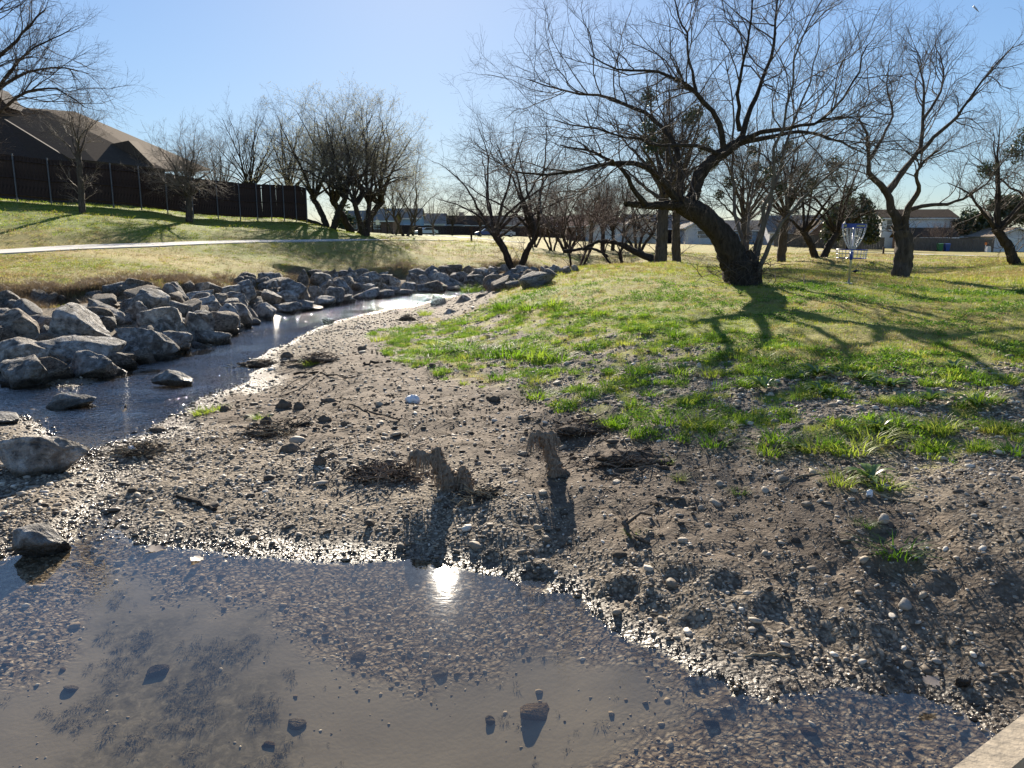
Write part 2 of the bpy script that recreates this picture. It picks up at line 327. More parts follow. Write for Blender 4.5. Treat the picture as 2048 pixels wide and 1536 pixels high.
def rock_mat(name, tint=(1, 1, 1)):
    t = NT(name); v = t.obj(); P = t.pos(); r = t.rnd()
    off = t.n('ShaderNodeVectorMath', operation='ADD'); t.t.links.new(v, off.inputs[0]); cmb = t.n('ShaderNodeCombineXYZ')
    for i in range(3): t.t.links.new(t.math('MULTIPLY', r, 37.0 + 11 * i), cmb.inputs[i])
    t.t.links.new(cmb.outputs[0], off.inputs[1]); v = off.outputs[0]
    n1 = t.noise(1.6, 6, .65, v, .4); n2 = t.noise(7, 6, .7, v); n3 = t.noise(28, 3, .6, v); cr = t.vor(2.3, v, 'DISTANCE_TO_EDGE')
    c = t.ramp(n1.outputs[0], [(.3, (.13, .118, .105)), (.5, (.29, .27, .245)), (.64, (.46, .44, .41))])
    c = t.mix(t.mapr(n2.outputs[0], .50, .62), c, (.62, .60, .57))
    c = t.mix(t.mapr(n2.outputs[0], .47, .34), c, (.085, .078, .07))
    c = t.mix(t.mapr(n3.outputs[0], .6, .75, 0, .6), c, (.11, .10, .085))
    c = t.mix(t.mapr(r, .4, 1, 0, .45), c, t.mix(1.0, c, (.82, .74, .64), 'MULTIPLY'))
    c = t.mix(t.mapr(t.math('FRACT', t.math('MULTIPLY', r, 7.3)), 0, 1, .0, .5), c, t.mix(1.0, c, (.55, .54, .55), 'MULTIPLY'))
    sx = t.n('ShaderNodeSeparateXYZ'); t.t.links.new(P, sx.inputs[0])
    wet = t.mapr(t.math('ADD', sx.outputs[2], t.math('MULTIPLY', n1.outputs[0], -.16)), .07, -.0, 0, 1)
    c = t.mix(wet, c, t.mix(1.0, c, (.26, .235, .19), 'MULTIPLY'))
    c = t.mix(1.0, c, tint, 'MULTIPLY')
    h = t.math('ADD', t.math('ADD', n2.outputs[0], t.math('MULTIPLY', n3.outputs[0], .45)), t.mapr(cr.outputs[0], 0, .05, -.25, 0))
    und = t.mapr(sx.outputs[2], .0, -.012, 0, 1)
    return t.base(c, t.math('MAXIMUM', t.mapr(wet, 0, 1, .85, .35), und), 0, t.bump(h, 1.0, .09), t.mapr(und, 0, 1, .4, 0.0))

def bark_mat(name, lo, hi, scale=6):
    t = NT(name); v = t.obj(); mp = t.n('ShaderNodeMapping'); t.t.links.new(v, mp.inputs[0]); mp.inputs['Scale'].default_value = (1, 1, .28)
    n1 = t.noise(scale * 2.2, 6, .7, mp.outputs[0], .5); n2 = t.noise(2.0, 3, .5, v)
    c = t.ramp(n1.outputs[0], [(.35, lo), (.68, hi)]); c = t.mix(t.mapr(n2.outputs[0], .4, .7, 0, .35), c, tuple(q * .6 for q in hi))
    return t.base(c, .9, 0, t.bump(n1.outputs[0], 1.0, .04), .2)

M = {}
M['ground'] = ground_mat()
M['rock'] = rock_mat('limestone'); M['rock_brown'] = rock_mat('brown_limestone', (.95, .84, .72)); M['rock_pale'] = rock_mat('pale_limestone', (1.35, 1.33, 1.3))
M['bark'] = bark_mat('dark_bark', (.018, .014, .011), (.085, .068, .054)); M['bark_pale'] = bark_mat('pale_bark', (.09, .075, .062), (.23, .2, .17), 4)
M['bark_mid'] = bark_mat('grey_brown_bark', (.045, .037, .03), (.14, .115, .095), 5)
M['twig'] = simple('twigs', (.075, .055, .043), .8, 0, .3, 3); M['twig_pale'] = simple('pale_twigs', (.20, .165, .13), .75, 0, .3, 3)
M['twig_grey'] = simple('grey_twigs', (.13, .112, .098), .8, 0, .3, 3); M['twig_mid'] = simple('mid_brown_twigs', (.125, .098, .075), .8, 0, .3, 3); M['twig_red'] = simple('reddish_twigs', (.12, .075, .06), .75, 0, .3, 3)
M['grass'] = leaf_mat('grass_blades', [(0, (.10, .21, .014)), (.4, (.19, .34, .02)), (.7, (.31, .44, .035)), (1, (.45, .48, .08))], .58)
M['lawn'] = leaf_mat('lawn_blades', [(0, (.11, .19, .014)), (.45, (.25, .34, .022)), (.75, (.40, .42, .045)), (1, (.50, .43, .11))], .58)
M['clover'] = leaf_mat('clover_leaves', [(0, (.065, .15, .014)), (.6, (.14, .26, .022)), (1, (.25, .37, .035))], .55)
M['dry'] = leaf_mat('dry_grass', [(0, (.25, .17, .06)), (.5, (.40, .30, .12)), (.8, (.47, .38, .17)), (1, (.30, .33, .07))], .45)
M['brush'] = leaf_mat('brown_brush', [(0, (.14, .10, .06)), (.5, (.28, .20, .12)), (1, (.42, .32, .18))], .35)
M['weed'] = leaf_mat('broad_weed_leaves', [(0, (.08, .16, .025)), (.6, (.16, .26, .035)), (1, (.28, .36, .06))], .5, .35, 'obj', .1)
M['ever'] = leaf_mat('evergreen_leaves', [(.3, (.018, .032, .012)), (.55, (.045, .07, .022)), (.75, (.10, .125, .045))], .25, .4, 'obj', .08)
M['bud'] = leaf_mat('pale_buds', [(.3, (.32, .30, .17)), (.7, (.50, .47, .30))], .5, .5, 'obj', .03)
def pebble_mat():
    t = NT('pebble'); r = t.rnd(); v = t.obj(); P = t.pos()
    c = t.ramp(r, [(0, (.07, .05, .033)), (.2, (.18, .138, .095)), (.42, (.33, .265, .19)), (.62, (.48, .40, .30)), (.8, (.41, .355, .285)), (.93, (.64, .56, .45)), (1, (.80, .74, .64))])
    n1 = t.noise(3, 3, .6, v); c = t.mix(t.mapr(n1.outputs[0], .3, .7, 0, .4), c, t.mix(1.0, c, (.62, .58, .52), 'MULTIPLY'))
    sx = t.n('ShaderNodeSeparateXYZ'); t.t.links.new(P, sx.inputs[0])
    wet = t.mapr(sx.outputs[2], .055, .02, 0, 1)
    c = t.mix(t.math('MULTIPLY', wet, t.mapr(sx.outputs[2], 0, -.03, 1, .25)), c, t.mix(1.0, c, (.42, .38, .33), 'MULTIPLY'))
    under = t.mapr(sx.outputs[2], .0, -.012, 0, 1)
    return t.base(c, t.math('MAXIMUM', t.mapr(wet, 0, 1, .72, .16), under), 0, None, t.mapr(under, 0, 1, .5, 0.0))
M['pebble'] = pebble_mat()
M['stone_white'] = simple('white_stone', (.58, .55, .5), .7, 0, .2, 12, .3)
M['mudclod'] = simple('mud_clod', (.14, .108, .078), .95, 0, .4, 14, .9)
M['driftwood'] = bark_mat('driftwood', (.07, .055, .042), (.22, .175, .13), 5)
M['stick_dark'] = bark_mat('dark_stick', (.022, .018, .014), (.075, .06, .048), 6)
M['straw'] = simple('straw', (.34, .27, .17), .8, 0, .35, 2)
M['concrete'] = simple('concrete', (.56, .53, .48), .9, 0, .1, 3, .15)
M['white'] = simple('white_plastic', (.85, .85, .86), .45, 0, .03, 5)
def water_mat():
    t = NT('water'); P = t.pos(); sx = t.n('ShaderNodeSeparateXYZ'); t.t.links.new(P, sx.inputs[0])
    far = t.mapr(sx.outputs[1], 8.2, 10.5, 0, 1)
    mp = t.n('ShaderNodeMapping'); t.t.links.new(P, mp.inputs[0]); mp.inputs['Rotation'].default_value = (0, 0, .5); mp.inputs['Scale'].default_value = (1.0, 1.7, 1)
    a = t.noise(8.5, 3, .6, mp.outputs[0], .4); b = t.noise(2.2, 2, .5, P); c = t.noise(17, 2, .6, mp.outputs[0])
    riff = t.noise(.55, 2, .5, P)
    h = t.math('ADD', t.math('ADD', a.outputs[0], t.math('MULTIPLY', b.outputs[0], .8)), t.math('MULTIPLY', c.outputs[0], .3))
    st = t.math('ADD', .007, t.math('MULTIPLY', far, t.mapr(riff.outputs[0], .36, .6, .10, .5)))
    nm = t.bump(h, st, .16)
    geo = t.n('ShaderNodeNewGeometry'); dt = t.n('ShaderNodeVectorMath', operation='DOT_PRODUCT'); t.t.links.new(nm, dt.inputs[0]); t.t.links.new(geo.outputs['Incoming'], dt.inputs[1])
    fr = t.math('MULTIPLY_ADD', t.math('POWER', t.math('SUBTRACT', 1.0, t.math('MINIMUM', t.math('ABSOLUTE', dt.outputs['Value']), 1.0)), t.mapr(far, 0, 1, 4.0, 2.6)), t.mapr(far, 0, 1, .93, .80), t.mapr(far, 0, 1, .075, .20))
    tr = t.n('ShaderNodeBsdfTransparent'); t.set(tr.inputs['Color'], t.mix(far, (.97, .95, .89), (.55, .52, .44)))
    g = t.n('ShaderNodeBsdfGlossy'); g.inputs['Roughness'].default_value = .022; t.t.links.new(nm, g.inputs['Normal'])
    mx = t.n('ShaderNodeMixShader'); t.t.links.new(fr, mx.inputs[0]); t.t.links.new(tr.outputs[0], mx.inputs[1]); t.t.links.new(g.outputs[0], mx.inputs[2])
    t.t.links.new(mx.outputs[0], t.o.inputs[0]); return t.m
M['water'] = water_mat()

# ------------------------------------------------------------------ object helpers
def npmesh(name, V, Fc, mat=None, smooth=True):
    V = np.ascontiguousarray(V, np.float32); Fc = np.ascontiguousarray(Fc, np.int32); k = Fc.shape[1]
    me = bpy.data.meshes.new(name); me.vertices.add(len(V)); me.vertices.foreach_set('co', V.ravel())
    me.loops.add(Fc.size); me.loops.foreach_set('vertex_index', Fc.ravel()); me.polygons.add(len(Fc))
    me.polygons.foreach_set('loop_start', np.arange(0, Fc.size, k, dtype=np.int32)); me.polygons.foreach_set('loop_total', np.full(len(Fc), k, np.int32))
    me.polygons.foreach_set('use_smooth', np.full(len(Fc), smooth)); me.update(calc_edges=True)
    if mat: me.materials.append(mat)
    return me
def link(name, me, parent=None, loc=None):
    o = bpy.data.objects.new(name, me); COL.objects.link(o)
    if parent is not None: o.parent = parent
    if loc is not None: o.location = loc
    return o
def tag(o, label=None, cat=None, group=None, kind=None):
    if label: o['label'] = label
    if cat: o['category'] = cat
    if group: o['group'] = group
    if kind: o['kind'] = kind
    return o
def thing(name, label, cat, loc=(0, 0, 0), rz=0.0, group=None, scale=1.0):
    o = bpy.data.objects.new(name, None); COL.objects.link(o); o.location = loc; o.rotation_euler = (0, 0, rz); o.scale = (scale,) * 3
    o.empty_display_size = .2
    return tag(o, label, cat, group)
def dup(root, loc, rz=0.0, scale=None, label=None, group=None):
    r = root.copy(); COL.objects.link(r); r.location = loc; r.rotation_euler = (0, 0, rz)
    if scale is not None: r.scale = (scale,) * 3 if not hasattr(scale, '__len__') else scale
    if label: r['label'] = label
    if group: r['group'] = group
    for ch in list(root.children):
        c = ch.copy(); COL.objects.link(c); c.parent = r
        for g in list(ch.children):
            d = g.copy(); COL.objects.link(d); d.parent = c
    return r
class MB:
    """small mesh collector"""
    def __init__(s): s.v = []; s.f = []
    def add(s, V, Fc):
        b = len(s.v); s.v += [tuple(p) for p in V]; s.f += [tuple(b + i for i in f) for f in Fc]; return s
    def box(s, c, d, rz=0.0, rx=0.0):
        cx, cy, cz_ = c; hx, hy, hz = d[0] / 2, d[1] / 2, d[2] / 2; V = []
        R = Matrix.Rotation(rz, 3, 'Z') @ Matrix.Rotation(rx, 3, 'X')
        for z in (-hz, hz):
            for x, y in ((-hx, -hy), (hx, -hy), (hx, hy), (-hx, hy)):
                p = R @ Vector((x, y, z)); V.append((cx + p.x, cy + p.y, cz_ + p.z))
        return s.add(V, [(0, 3, 2, 1), (4, 5, 6, 7), (0, 1, 5, 4), (1, 2, 6, 5), (2, 3, 7, 6), (3, 0, 4, 7)])
    def tube(s, pts, rad, nn=8, cap=True):
        P = np.array(pts, float)[None]; R = np.broadcast_to(np.asarray(rad, float), (1, P.shape[1]))
        V, Fq = tubes(P, R, nn); s.add(V, Fq.tolist()) if not cap else None
        if cap:
            b = len(s.v); s.add(V, Fq.tolist()); k = P.shape[1]
            s.f.append(tuple(b + i for i in range(nn))[::-1]); s.f.append(tuple(b + (k - 1) * nn + i for i in range(nn)))
        return s
    def prism(s, poly, thick):
        """polygon of 3D points extruded by vector thick"""
        nn = len(poly); V = [tuple(p) for p in poly] + [tuple(np.array(p) + np.array(thick)) for p in poly]
        Fc = [tuple(range(nn))[::-1], tuple(range(nn, 2 * nn))] + [(i, (i + 1) % nn, nn + (i + 1) % nn, nn + i) for i in range(nn)]
        return s.add(V, Fc)
    def mesh(s, name, mat, smooth=False):
        me = bpy.data.meshes.new(name); me.from_pydata(s.v, [], s.f); me.update()
        bm = bmesh.new(); bm.from_mesh(me); bmesh.ops.recalc_face_normals(bm, faces=bm.faces); bm.to_mesh(me); bm.free()
        if smooth: me.polygons.foreach_set('use_smooth', np.full(len(me.polygons), True))
        if mat: me.materials.append(mat)
        return me
    def build(s, name, mat, parent=None, smooth=False, loc=None): return link(name, s.mesh(name, mat, smooth), parent, loc)
def tubes(P, R, nn):
    P = np.asarray(P, float); N, k, _ = P.shape
    T = np.gradient(P, axis=1); T /= np.linalg.norm(T, axis=2, keepdims=True) + 1e-9
    mean = T.mean(1, keepdims=True); ref = np.where(np.abs(mean[..., 2:3]) > .8 * np.linalg.norm(mean, axis=2, keepdims=True), np.array([1.0, 0, 0]), np.array([0, 0, 1.0]))
    Aa = np.cross(T, np.broadcast_to(ref, T.shape)); Aa /= np.linalg.norm(Aa, axis=2, keepdims=True) + 1e-9; B = np.cross(T, Aa)
    th = np.arange(nn) * 2 * PI / nn
    V = P[:, :, None, :] + R[:, :, None, None] * (np.cos(th)[None, None, :, None] * Aa[:, :, None, :] + np.sin(th)[None, None, :, None] * B[:, :, None, :])
    idx = np.arange(N * k * nn).reshape(N, k, nn)
    a = idx[:, :-1, :]; b = idx[:, 1:, :]
    Fq = np.stack([a, np.roll(a, -1, 2), np.roll(b, -1, 2), b], -1).reshape(-1, 4)
    return V.reshape(-1, 3), Fq

def ico(sub):
    bm = bmesh.new(); bmesh.ops.create_icosphere(bm, subdivisions=sub, radius=1.0); bm.verts.ensure_lookup_table()
    V = np.array([v.co[:] for v in bm.verts]); Fc = np.array([[v.index for v in f.verts] for f in bm.faces]); bm.free(); return V, Fc
ICO = {k: ico(k) for k in (1, 2, 3, 4)}
def n3(V, s, seed):
    o = seed * 13.7
    return (pnoise(V[:, 0] * s + o, V[:, 1] * s + V[:, 2] * s * .7) + pnoise(V[:, 1] * s - o, V[:, 2] * s + V[:, 0] * s * .6)) * .7
def rock_shape(seed, sub=4, cuts=15, rough=.07, foot=0.0):
    r = np.random.default_rng(seed); V, Fc = ICO[sub]; V = V.copy()
    V = V / (np.abs(V) ** 3.2).sum(1, keepdims=True) ** (1 / 3.2) * .9
    for _ in range(cuts):
        nrm = r.normal(size=3); nrm /= np.linalg.norm(nrm); d = r.uniform(.42, .84)
        q = V @ nrm - d; V -= np.maximum(q, 0)[:, None] * nrm * .93
    V *= (1 + rough * n3(V, 2.1, seed) + rough * .7 * n3(V, 5.3, seed + 3) + rough * .35 * n3(V, 12, seed + 5))[:, None]
    V = V / np.abs(V).max(0)
    if foot: V[:, :2] *= (1 + foot * np.clip(-V[:, 2], 0, 1))[:, None]
    return V, Fc

# ------------------------------------------------------------------ terrain mesh
def grid_axis():
    s = np.linspace(-1, 1, 561); k = 5.5; X = 2.4 * np.sinh(k * s) / 1.0
    s2 = np.linspace(-.28, 1, 560); k2 = 5.3; Y = 3.2 + 4.2 * np.sinh(k2 * s2)
    return X, Y[Y > -8]
GX, GY = grid_axis()
XX, YY = np.meshgrid(GX, GY); ZZ = hgt(XX, YY)
def make_ground():
    ny, nx = XX.shape; V = np.stack([XX, YY, ZZ], -1).reshape(-1, 3)
    i = np.arange(ny * nx).reshape(ny, nx); Fq = np.stack([i[:-1, :-1], i[:-1, 1:], i[1:, 1:], i[1:, :-1]], -1).reshape(-1, 4)
    me = npmesh('ground', V, Fq, M['ground'])
    g, d, m, a, s = masks(V[:, 0], V[:, 1], V[:, 2])
    for nm, ch in (('m1', (g, d, m)), ('m2', (a, s, s * 0))):
        at = me.attributes.new(nm, 'FLOAT_COLOR', 'POINT'); at.data.foreach_set('color', np.stack([*ch, np.ones_like(g)], -1).astype(np.float32).ravel())
    tag(link('ground', me), kind='structure')
make_ground()
def water():
    st = .2; xs = np.arange(-30, 12, st); ys = np.arange(-6, 48, st); Xc, Yc = np.meshgrid(xs, ys); Zc = hgt(Xc, Yc)
    low = Zc < .03; ny, nx = Xc.shape; cell = low[:-1, :-1] | low[1:, :-1] | low[:-1, 1:] | low[1:, 1:]
    i = np.arange(ny * nx).reshape(ny, nx); Fq = np.stack([i[:-1, :-1], i[:-1, 1:], i[1:, 1:], i[1:, :-1]], -1)[cell]
    u, inv = np.unique(Fq, return_inverse=True); V = np.stack([Xc, Yc, Xc * 0], -1).reshape(-1, 3)[u]
    tag(link('water', npmesh('water', V, inv.reshape(-1, 4), M['water'])), kind='structure')
water()

# ------------------------------------------------------------------ scatter (uncountable stuff only)
def scatter(name, pts, rot, scl, idx, protos, label):
    pc = bpy.data.collections.new(name + '_source')
    for i, me in enumerate(protos):
        o = bpy.data.objects.new('%s_piece_%02d' % (name, i), me); pc.objects.link(o)
    me = bpy.data.meshes.new(name); me.vertices.add(len(pts)); me.vertices.foreach_set('co', np.asarray(pts, np.float32).ravel())
    a = me.attributes.new('rot', 'FLOAT_VECTOR', 'POINT'); a.data.foreach_set('vector', np.asarray(rot, np.float32).ravel())
    a = me.attributes.new('scl', 'FLOAT_VECTOR', 'POINT'); a.data.foreach_set('vector', np.asarray(scl, np.float32).ravel())
    a = me.attributes.new('idx', 'INT', 'POINT'); a.data.foreach_set('value', np.asarray(idx, np.int32))
    ng = bpy.data.node_groups.new(name + '_nodes', 'GeometryNodeTree')
    ng.interface.new_socket('Geometry', in_out='INPUT', socket_type='NodeSocketGeometry'); ng.interface.new_socket('Geometry', in_out='OUTPUT', socket_type='NodeSocketGeometry')
    gi = ng.nodes.new('NodeGroupInput'); go = ng.nodes.new('NodeGroupOutput'); ci = ng.nodes.new('GeometryNodeCollectionInfo')
    ci.inputs['Collection'].default_value = pc; ci.inputs['Separate Children'].default_value = True; ci.inputs['Reset Children'].default_value = True
    ip = ng.nodes.new('GeometryNodeInstanceOnPoints'); ip.inputs['Pick Instance'].default_value = True
    def na(nm, dt):
        nd = ng.nodes.new('GeometryNodeInputNamedAttribute'); nd.data_type = dt; nd.inputs['Name'].default_value = nm; return nd.outputs['Attribute']
    L = ng.links.new
    L(gi.outputs[0], ip.inputs['Points']); L(ci.outputs[0], ip.inputs['Instance']); L(na('idx', 'INT'), ip.inputs['Instance Index'])
    L(na('rot', 'FLOAT_VECTOR'), ip.inputs['Rotation']); L(na('scl', 'FLOAT_VECTOR'), ip.inputs['Scale']); L(ip.outputs[0], go.inputs[0])
    o = link(name, me); o.modifiers.new('scatter', 'NODES').node_group = ng
    return tag(o, label, None, None, 'stuff')
def sample(x0, x1, y0, y1, dens, seed):
    r = np.random.default_rng(seed); nn = int((x1 - x0) * (y1 - y0) * dens); return r.uniform(x0, x1, nn), r.uniform(y0, y1, nn), r
def fan(d0, d1, dens_fn, seed, a=.80):
    """points in the viewed wedge (with margins), density per m2 by distance"""
    r = np.random.default_rng(seed); xs = []; ys = []; d = d0
    while d < d1:
        e = min(d1, d * 1.12 + .05); hw = a * e + 1.0; nn = int(2 * hw * (e - d) * dens_fn((d + e) / 2))
        xs.append(r.uniform(-hw, hw, nn)); ys.append(r.uniform(d, e, nn)); d = e
    return np.concatenate(xs), np.concatenate(ys), r
# pebbles
PEB = []
for i in range(7):
    V, Fc = ICO[1 if i < 6 else 2]; V = V.copy() * (1 + .16 * n3(V, 1.3, i + 40))[:, None] * np.array([1, .62 + .06 * (i % 5), .30 + .05 * (i % 4)])
    PEB.append(npmesh('pebble_%d' % i, V, Fc, M['pebble']))
def pebbles():
    x, y, r = fan(3.0, 36, lambda d: 1900 if d < 6 else (1150 if d < 9 else (520 if d < 13 else (150 if d < 20 else 45))), 101)
    z = hgt(x, y); g, dr, mud, alg, silt = masks(x, y, z); cl = fbm(x * 1.1, y * 1.1 + 20, 3)
    keep = (z > -.30) & (y < 30) & (psd(BAR, x, y) > -.2) & (r.random(len(x)) > np.clip(g * .8 + mud * .7 + alg * .9 + silt * .93, 0, .985)) & (r.random(len(x)) < .8 + .5 * cl)
    keep &= ~((z < -.02) & (r.random(len(x)) < .45))
    lb = np.array([np.interp(yy, [10, 14, 17.8, 27.8, 36], [gx(0, 12.5) - 1, gx(240, 14), gx(440, 17.8), gx(640, 27.8), gx(880, 36)]) for yy in y]); keep &= x > lb - .4
    x, y, z, mud = x[keep], y[keep], z[keep], mud[keep]; nn = len(x); d = np.hypot(x, y)
    s = np.exp(r.normal(math.log(.0076), .52, nn)) * (1 + .9 * sstep(5, 10, d) + 1.2 * sstep(13, 24, d)); s = np.clip(s, .003, .05) * np.where(z < -.02, .95, 1)
    s *= np.where(r.random(nn) < .018, 1.9, 1)
    rot = np.stack([r.normal(0, .22, nn), r.normal(0, .22, nn), r.uniform(0, 6.28, nn)], -1)
    scatter('gravel', np.stack([x, y, z + s * .12], -1), rot, np.stack([s, s, s * r.uniform(.8, 1.3, nn)], -1), r.integers(0, 7, nn), PEB, 'loose grey and tan gravel covering the creek bar')
pebbles()

# ------------------------------------------------------------------ blades
def tuft_mesh(name, nb, h, spread, lean, width, seed, mat, droop=.5, seg=3):
    r = np.random.default_rng(seed); V = []; Fc = []
    for b in range(nb):
        a = r.uniform(0, 6.28); rr = spread * math.sqrt(r.random()); bx, by = rr * math.cos(a), rr * math.sin(a)
        la = a + r.normal(0, .7); ln = lean * r.uniform(.4, 1.3); hh = h * r.uniform(.55, 1.15); w = width * r.uniform(.7, 1.3)
        px, py = -math.sin(la + r.normal(0, .5)), math.cos(la); base = len(V)
        for i in range(seg + 1):
            t = i / seg; o = ln * hh * t ** 1.7; zz = hh * (t - droop * ln * .45 * t ** 2.4); ww = w * (1 - t ** 1.6) * .5
            c = (bx + o * math.cos(la), by + o * math.sin(la), zz)
            if i < seg: V += [(c[0] - px * ww, c[1] - py * ww, c[2]), (c[0] + px * ww, c[1] + py * ww, c[2])]
            else: V.append(c)
        for i in range(seg - 1): q = base + 2 * i; Fc += [(q, q + 1, q + 3), (q, q + 3, q + 2)]
        q = base + 2 * (seg - 1); Fc.append((q, q + 1, q + 2))
    return npmesh(name, np.array(V), np.array(Fc), mat)
LAWN = [tuft_mesh('lawn_tuft_%d' % i, 16, .045, .07, .8, .005, 200 + i, M['lawn'], .6, 2) for i in range(4)]
CLOV = []
for i in range(3):
    r = np.random.default_rng(300 + i); V = []; Fc = []
    for b in range(26):
        c = np.array([r.normal(0, .055), r.normal(0, .055), r.uniform(.008, .045)]); u = r.normal(size=3); u[2] *= .5; u /= np.linalg.norm(u); v = np.cross(u, r.normal(size=3)); v /= np.linalg.norm(v)
        s_ = r.uniform(.007, .014); q = len(V); V += [c - u * s_, c + v * s_ * .7, c + u * s_, c - v * s_ * .7]; Fc += [(q, q + 1, q + 2), (q, q + 2, q + 3)]
    CLOV.append(npmesh('clover_%d' % i, np.array(V), np.array(Fc), M['clover']))
DRYT = [tuft_mesh('dry_tuft_%d' % i, 16, .05, .09, 1.0, .006, 240 + i, M['dry'], .6, 2) for i in range(3)]
BRUS = [tuft_mesh('brush_tuft_%d' % i, 22, .22, .10, 1.1, .008, 260 + i, M['brush'], .9, 3) for i in range(3)]
def lawn():
    x, y, r = fan(6.5, 60, lambda d: 230 if d < 11 else (150 if d < 17 else (80 if d < 27 else (22 if d < 42 else 8))), 77)
    z = hgt(x, y); g, dr, mud, alg, silt = masks(x, y, z)
    keep = (r.random(len(x)) < g * (.72 + .35 * fbm(x * 1.7, y * 1.7, 2))) & (z > .06)
    pl = PATHLINE; pd = np.full(len(x), 9.0)
    for a_, b_ in zip(pl[:-1], pl[1:]):
        e_ = b_ - a_; t_ = np.clip(((x - a_[0]) * e_[0] + (y - a_[1]) * e_[1]) / (e_ @ e_), 0, 1); pd = np.minimum(pd, np.hypot(x - a_[0] - t_ * e_[0], y - a_[1] - t_ * e_[1]))
    keep &= pd > 1.55
    x, y, z, dr = x[keep], y[keep], z[keep], dr[keep]; nn = len(x); d = np.hypot(x, y)
    s = r.uniform(.7, 1.35, nn) * (1 + .9 * sstep(14, 30, d) + 1.6 * sstep(28, 50, d)); ty = r.random(nn)
    idx = np.where(ty < dr * .85, 7 + r.integers(0, 3, nn), np.where((fbm(x * .7 + 3, y * .7, 3) > .12) & (d < 20), r.integers(0, 3, nn) + 4, r.integers(0, 4, nn)))
    hs = s * r.uniform(.6, 1.2, nn) * np.where(d > 26, .6, 1)
    scatter('lawn_grass', np.stack([x, y, z - .004], -1), np.stack([r.normal(0, .1, nn), r.normal(0, .1, nn), r.uniform(0, 6.28, nn)], -1), np.stack([s, s, hs], -1), idx,
            LAWN + CLOV + DRYT, 'short mixed green and straw coloured lawn grass')
lawn()
def bank_brush():
    r = np.random.default_rng(88); P = []
    for (pa, pb, nn, w) in (((-150, 595, 18.3), (260, 580, 22.5), 2600, .95), ((260, 575, 22.8), (480, 560, 27), 1100, .8), ((480, 555, 27.5), (800, 540, 39), 1100, .8), ((800, 540, 39), (1060, 535, 48), 900, .9), ((1060, 530, 48), (1260, 528, 46), 600, .9)):
        a = np.array(W(pa[0], pa[2])); b = np.array(W(pb[0], pb[2])); t = r.random(nn)[:, None]; q = a + (b - a) * t + r.normal(0, w, (nn, 2)) * .6
        P.append(q)
    P = np.concatenate(P); z = hgt(P[:, 0], P[:, 1]); k = (z > .35) & (fbm(P[:, 0] * .9, P[:, 1] * .9, 2) > -.22); P, z = P[k], z[k]; nn = len(P); d = np.hypot(P[:, 0], P[:, 1])
    s = r.uniform(.55, 1.25, nn)
    scatter('bank_brush', np.c_[P, z - .02], np.stack([r.normal(.25, .2, nn), r.normal(0, .2, nn), r.uniform(-.6, .6, nn)], -1), np.stack([s, s, s], -1), r.integers(0, 3, nn), BRUS, 'dead brown brush hanging over the eroded bank edge')
bank_brush()

# ------------------------------------------------------------------ concrete paths (slabs lie on the ground)
def path(name, pts, width, slab, label):
    P = np.array(pts, float); seg = np.r_[0, np.cumsum(np.linalg.norm(np.diff(P, axis=0), axis=1))]; L = seg[-1]; root = None
    nn = int(L / slab); root = thing(name, None, None, (0, 0, 0)); root['kind'] = 'structure'
    def at(s_):
        s_ = min(max(s_, 0), L); c = np.array([np.interp(s_, seg, P[:, 0]), np.interp(s_, seg, P[:, 1])]); e = np.array([np.interp(min(s_ + .6, L), seg, P[:, 0]), np.interp(min(s_ + .6, L), seg, P[:, 1])])
        b = np.array([np.interp(max(s_ - .6, 0), seg, P[:, 0]), np.interp(max(s_ - .6, 0), seg, P[:, 1])]); t = e - b; t /= np.linalg.norm(t); return c, np.array([-t[1], t[0]])
    for i in range(nn):
        V = []; ks = 4; js = 5
        for k in range(ks + 1):
            c, nr = at(i * slab + .015 + (slab - .03) * k / ks)
            for j in range(js): q = c + nr * width * (j / (js - 1) - .5); V.append((q[0], q[1]))
        V = np.array(V); z = hgt(V[:, 0], V[:, 1])
        up = np.c_[V, z + .045]; dn = np.c_[V, z - .12]; Fc = []
        for k in range(ks):
            for j in range(js - 1): a = k * js + j; Fc.append((a, a + 1, a + js + 1, a + js))
        nV = len(V)
        for k in range(ks): Fc.append((k * js, (k + 1) * js, nV + (k + 1) * js, nV + k * js)); Fc.append((k * js + js - 1, nV + k * js + js - 1, nV + (k + 1) * js + js - 1, (k + 1) * js + js - 1))
        for j in range(js - 1): Fc.append((j, nV + j, nV + j + 1, j + 1)); b = ks * js; Fc.append((b + j, b + j + 1, nV + b + j + 1, nV + b + j))
        m = MB(); m.add(np.r_[up, dn], Fc); m.build('slab', M['concrete'], root)
    return root
path('concrete_path', PATHLINE, 3.0, 3.0, None)
path('far_path', [W(838, 128), W(880, 115), W(960, 98), W(1040, 88)], 2.4, 6.0, None)
path('field_path', [W(1620, 78), W(1750, 70), W(1900, 62), W(2100, 55)], 1.5, 6.0, None)

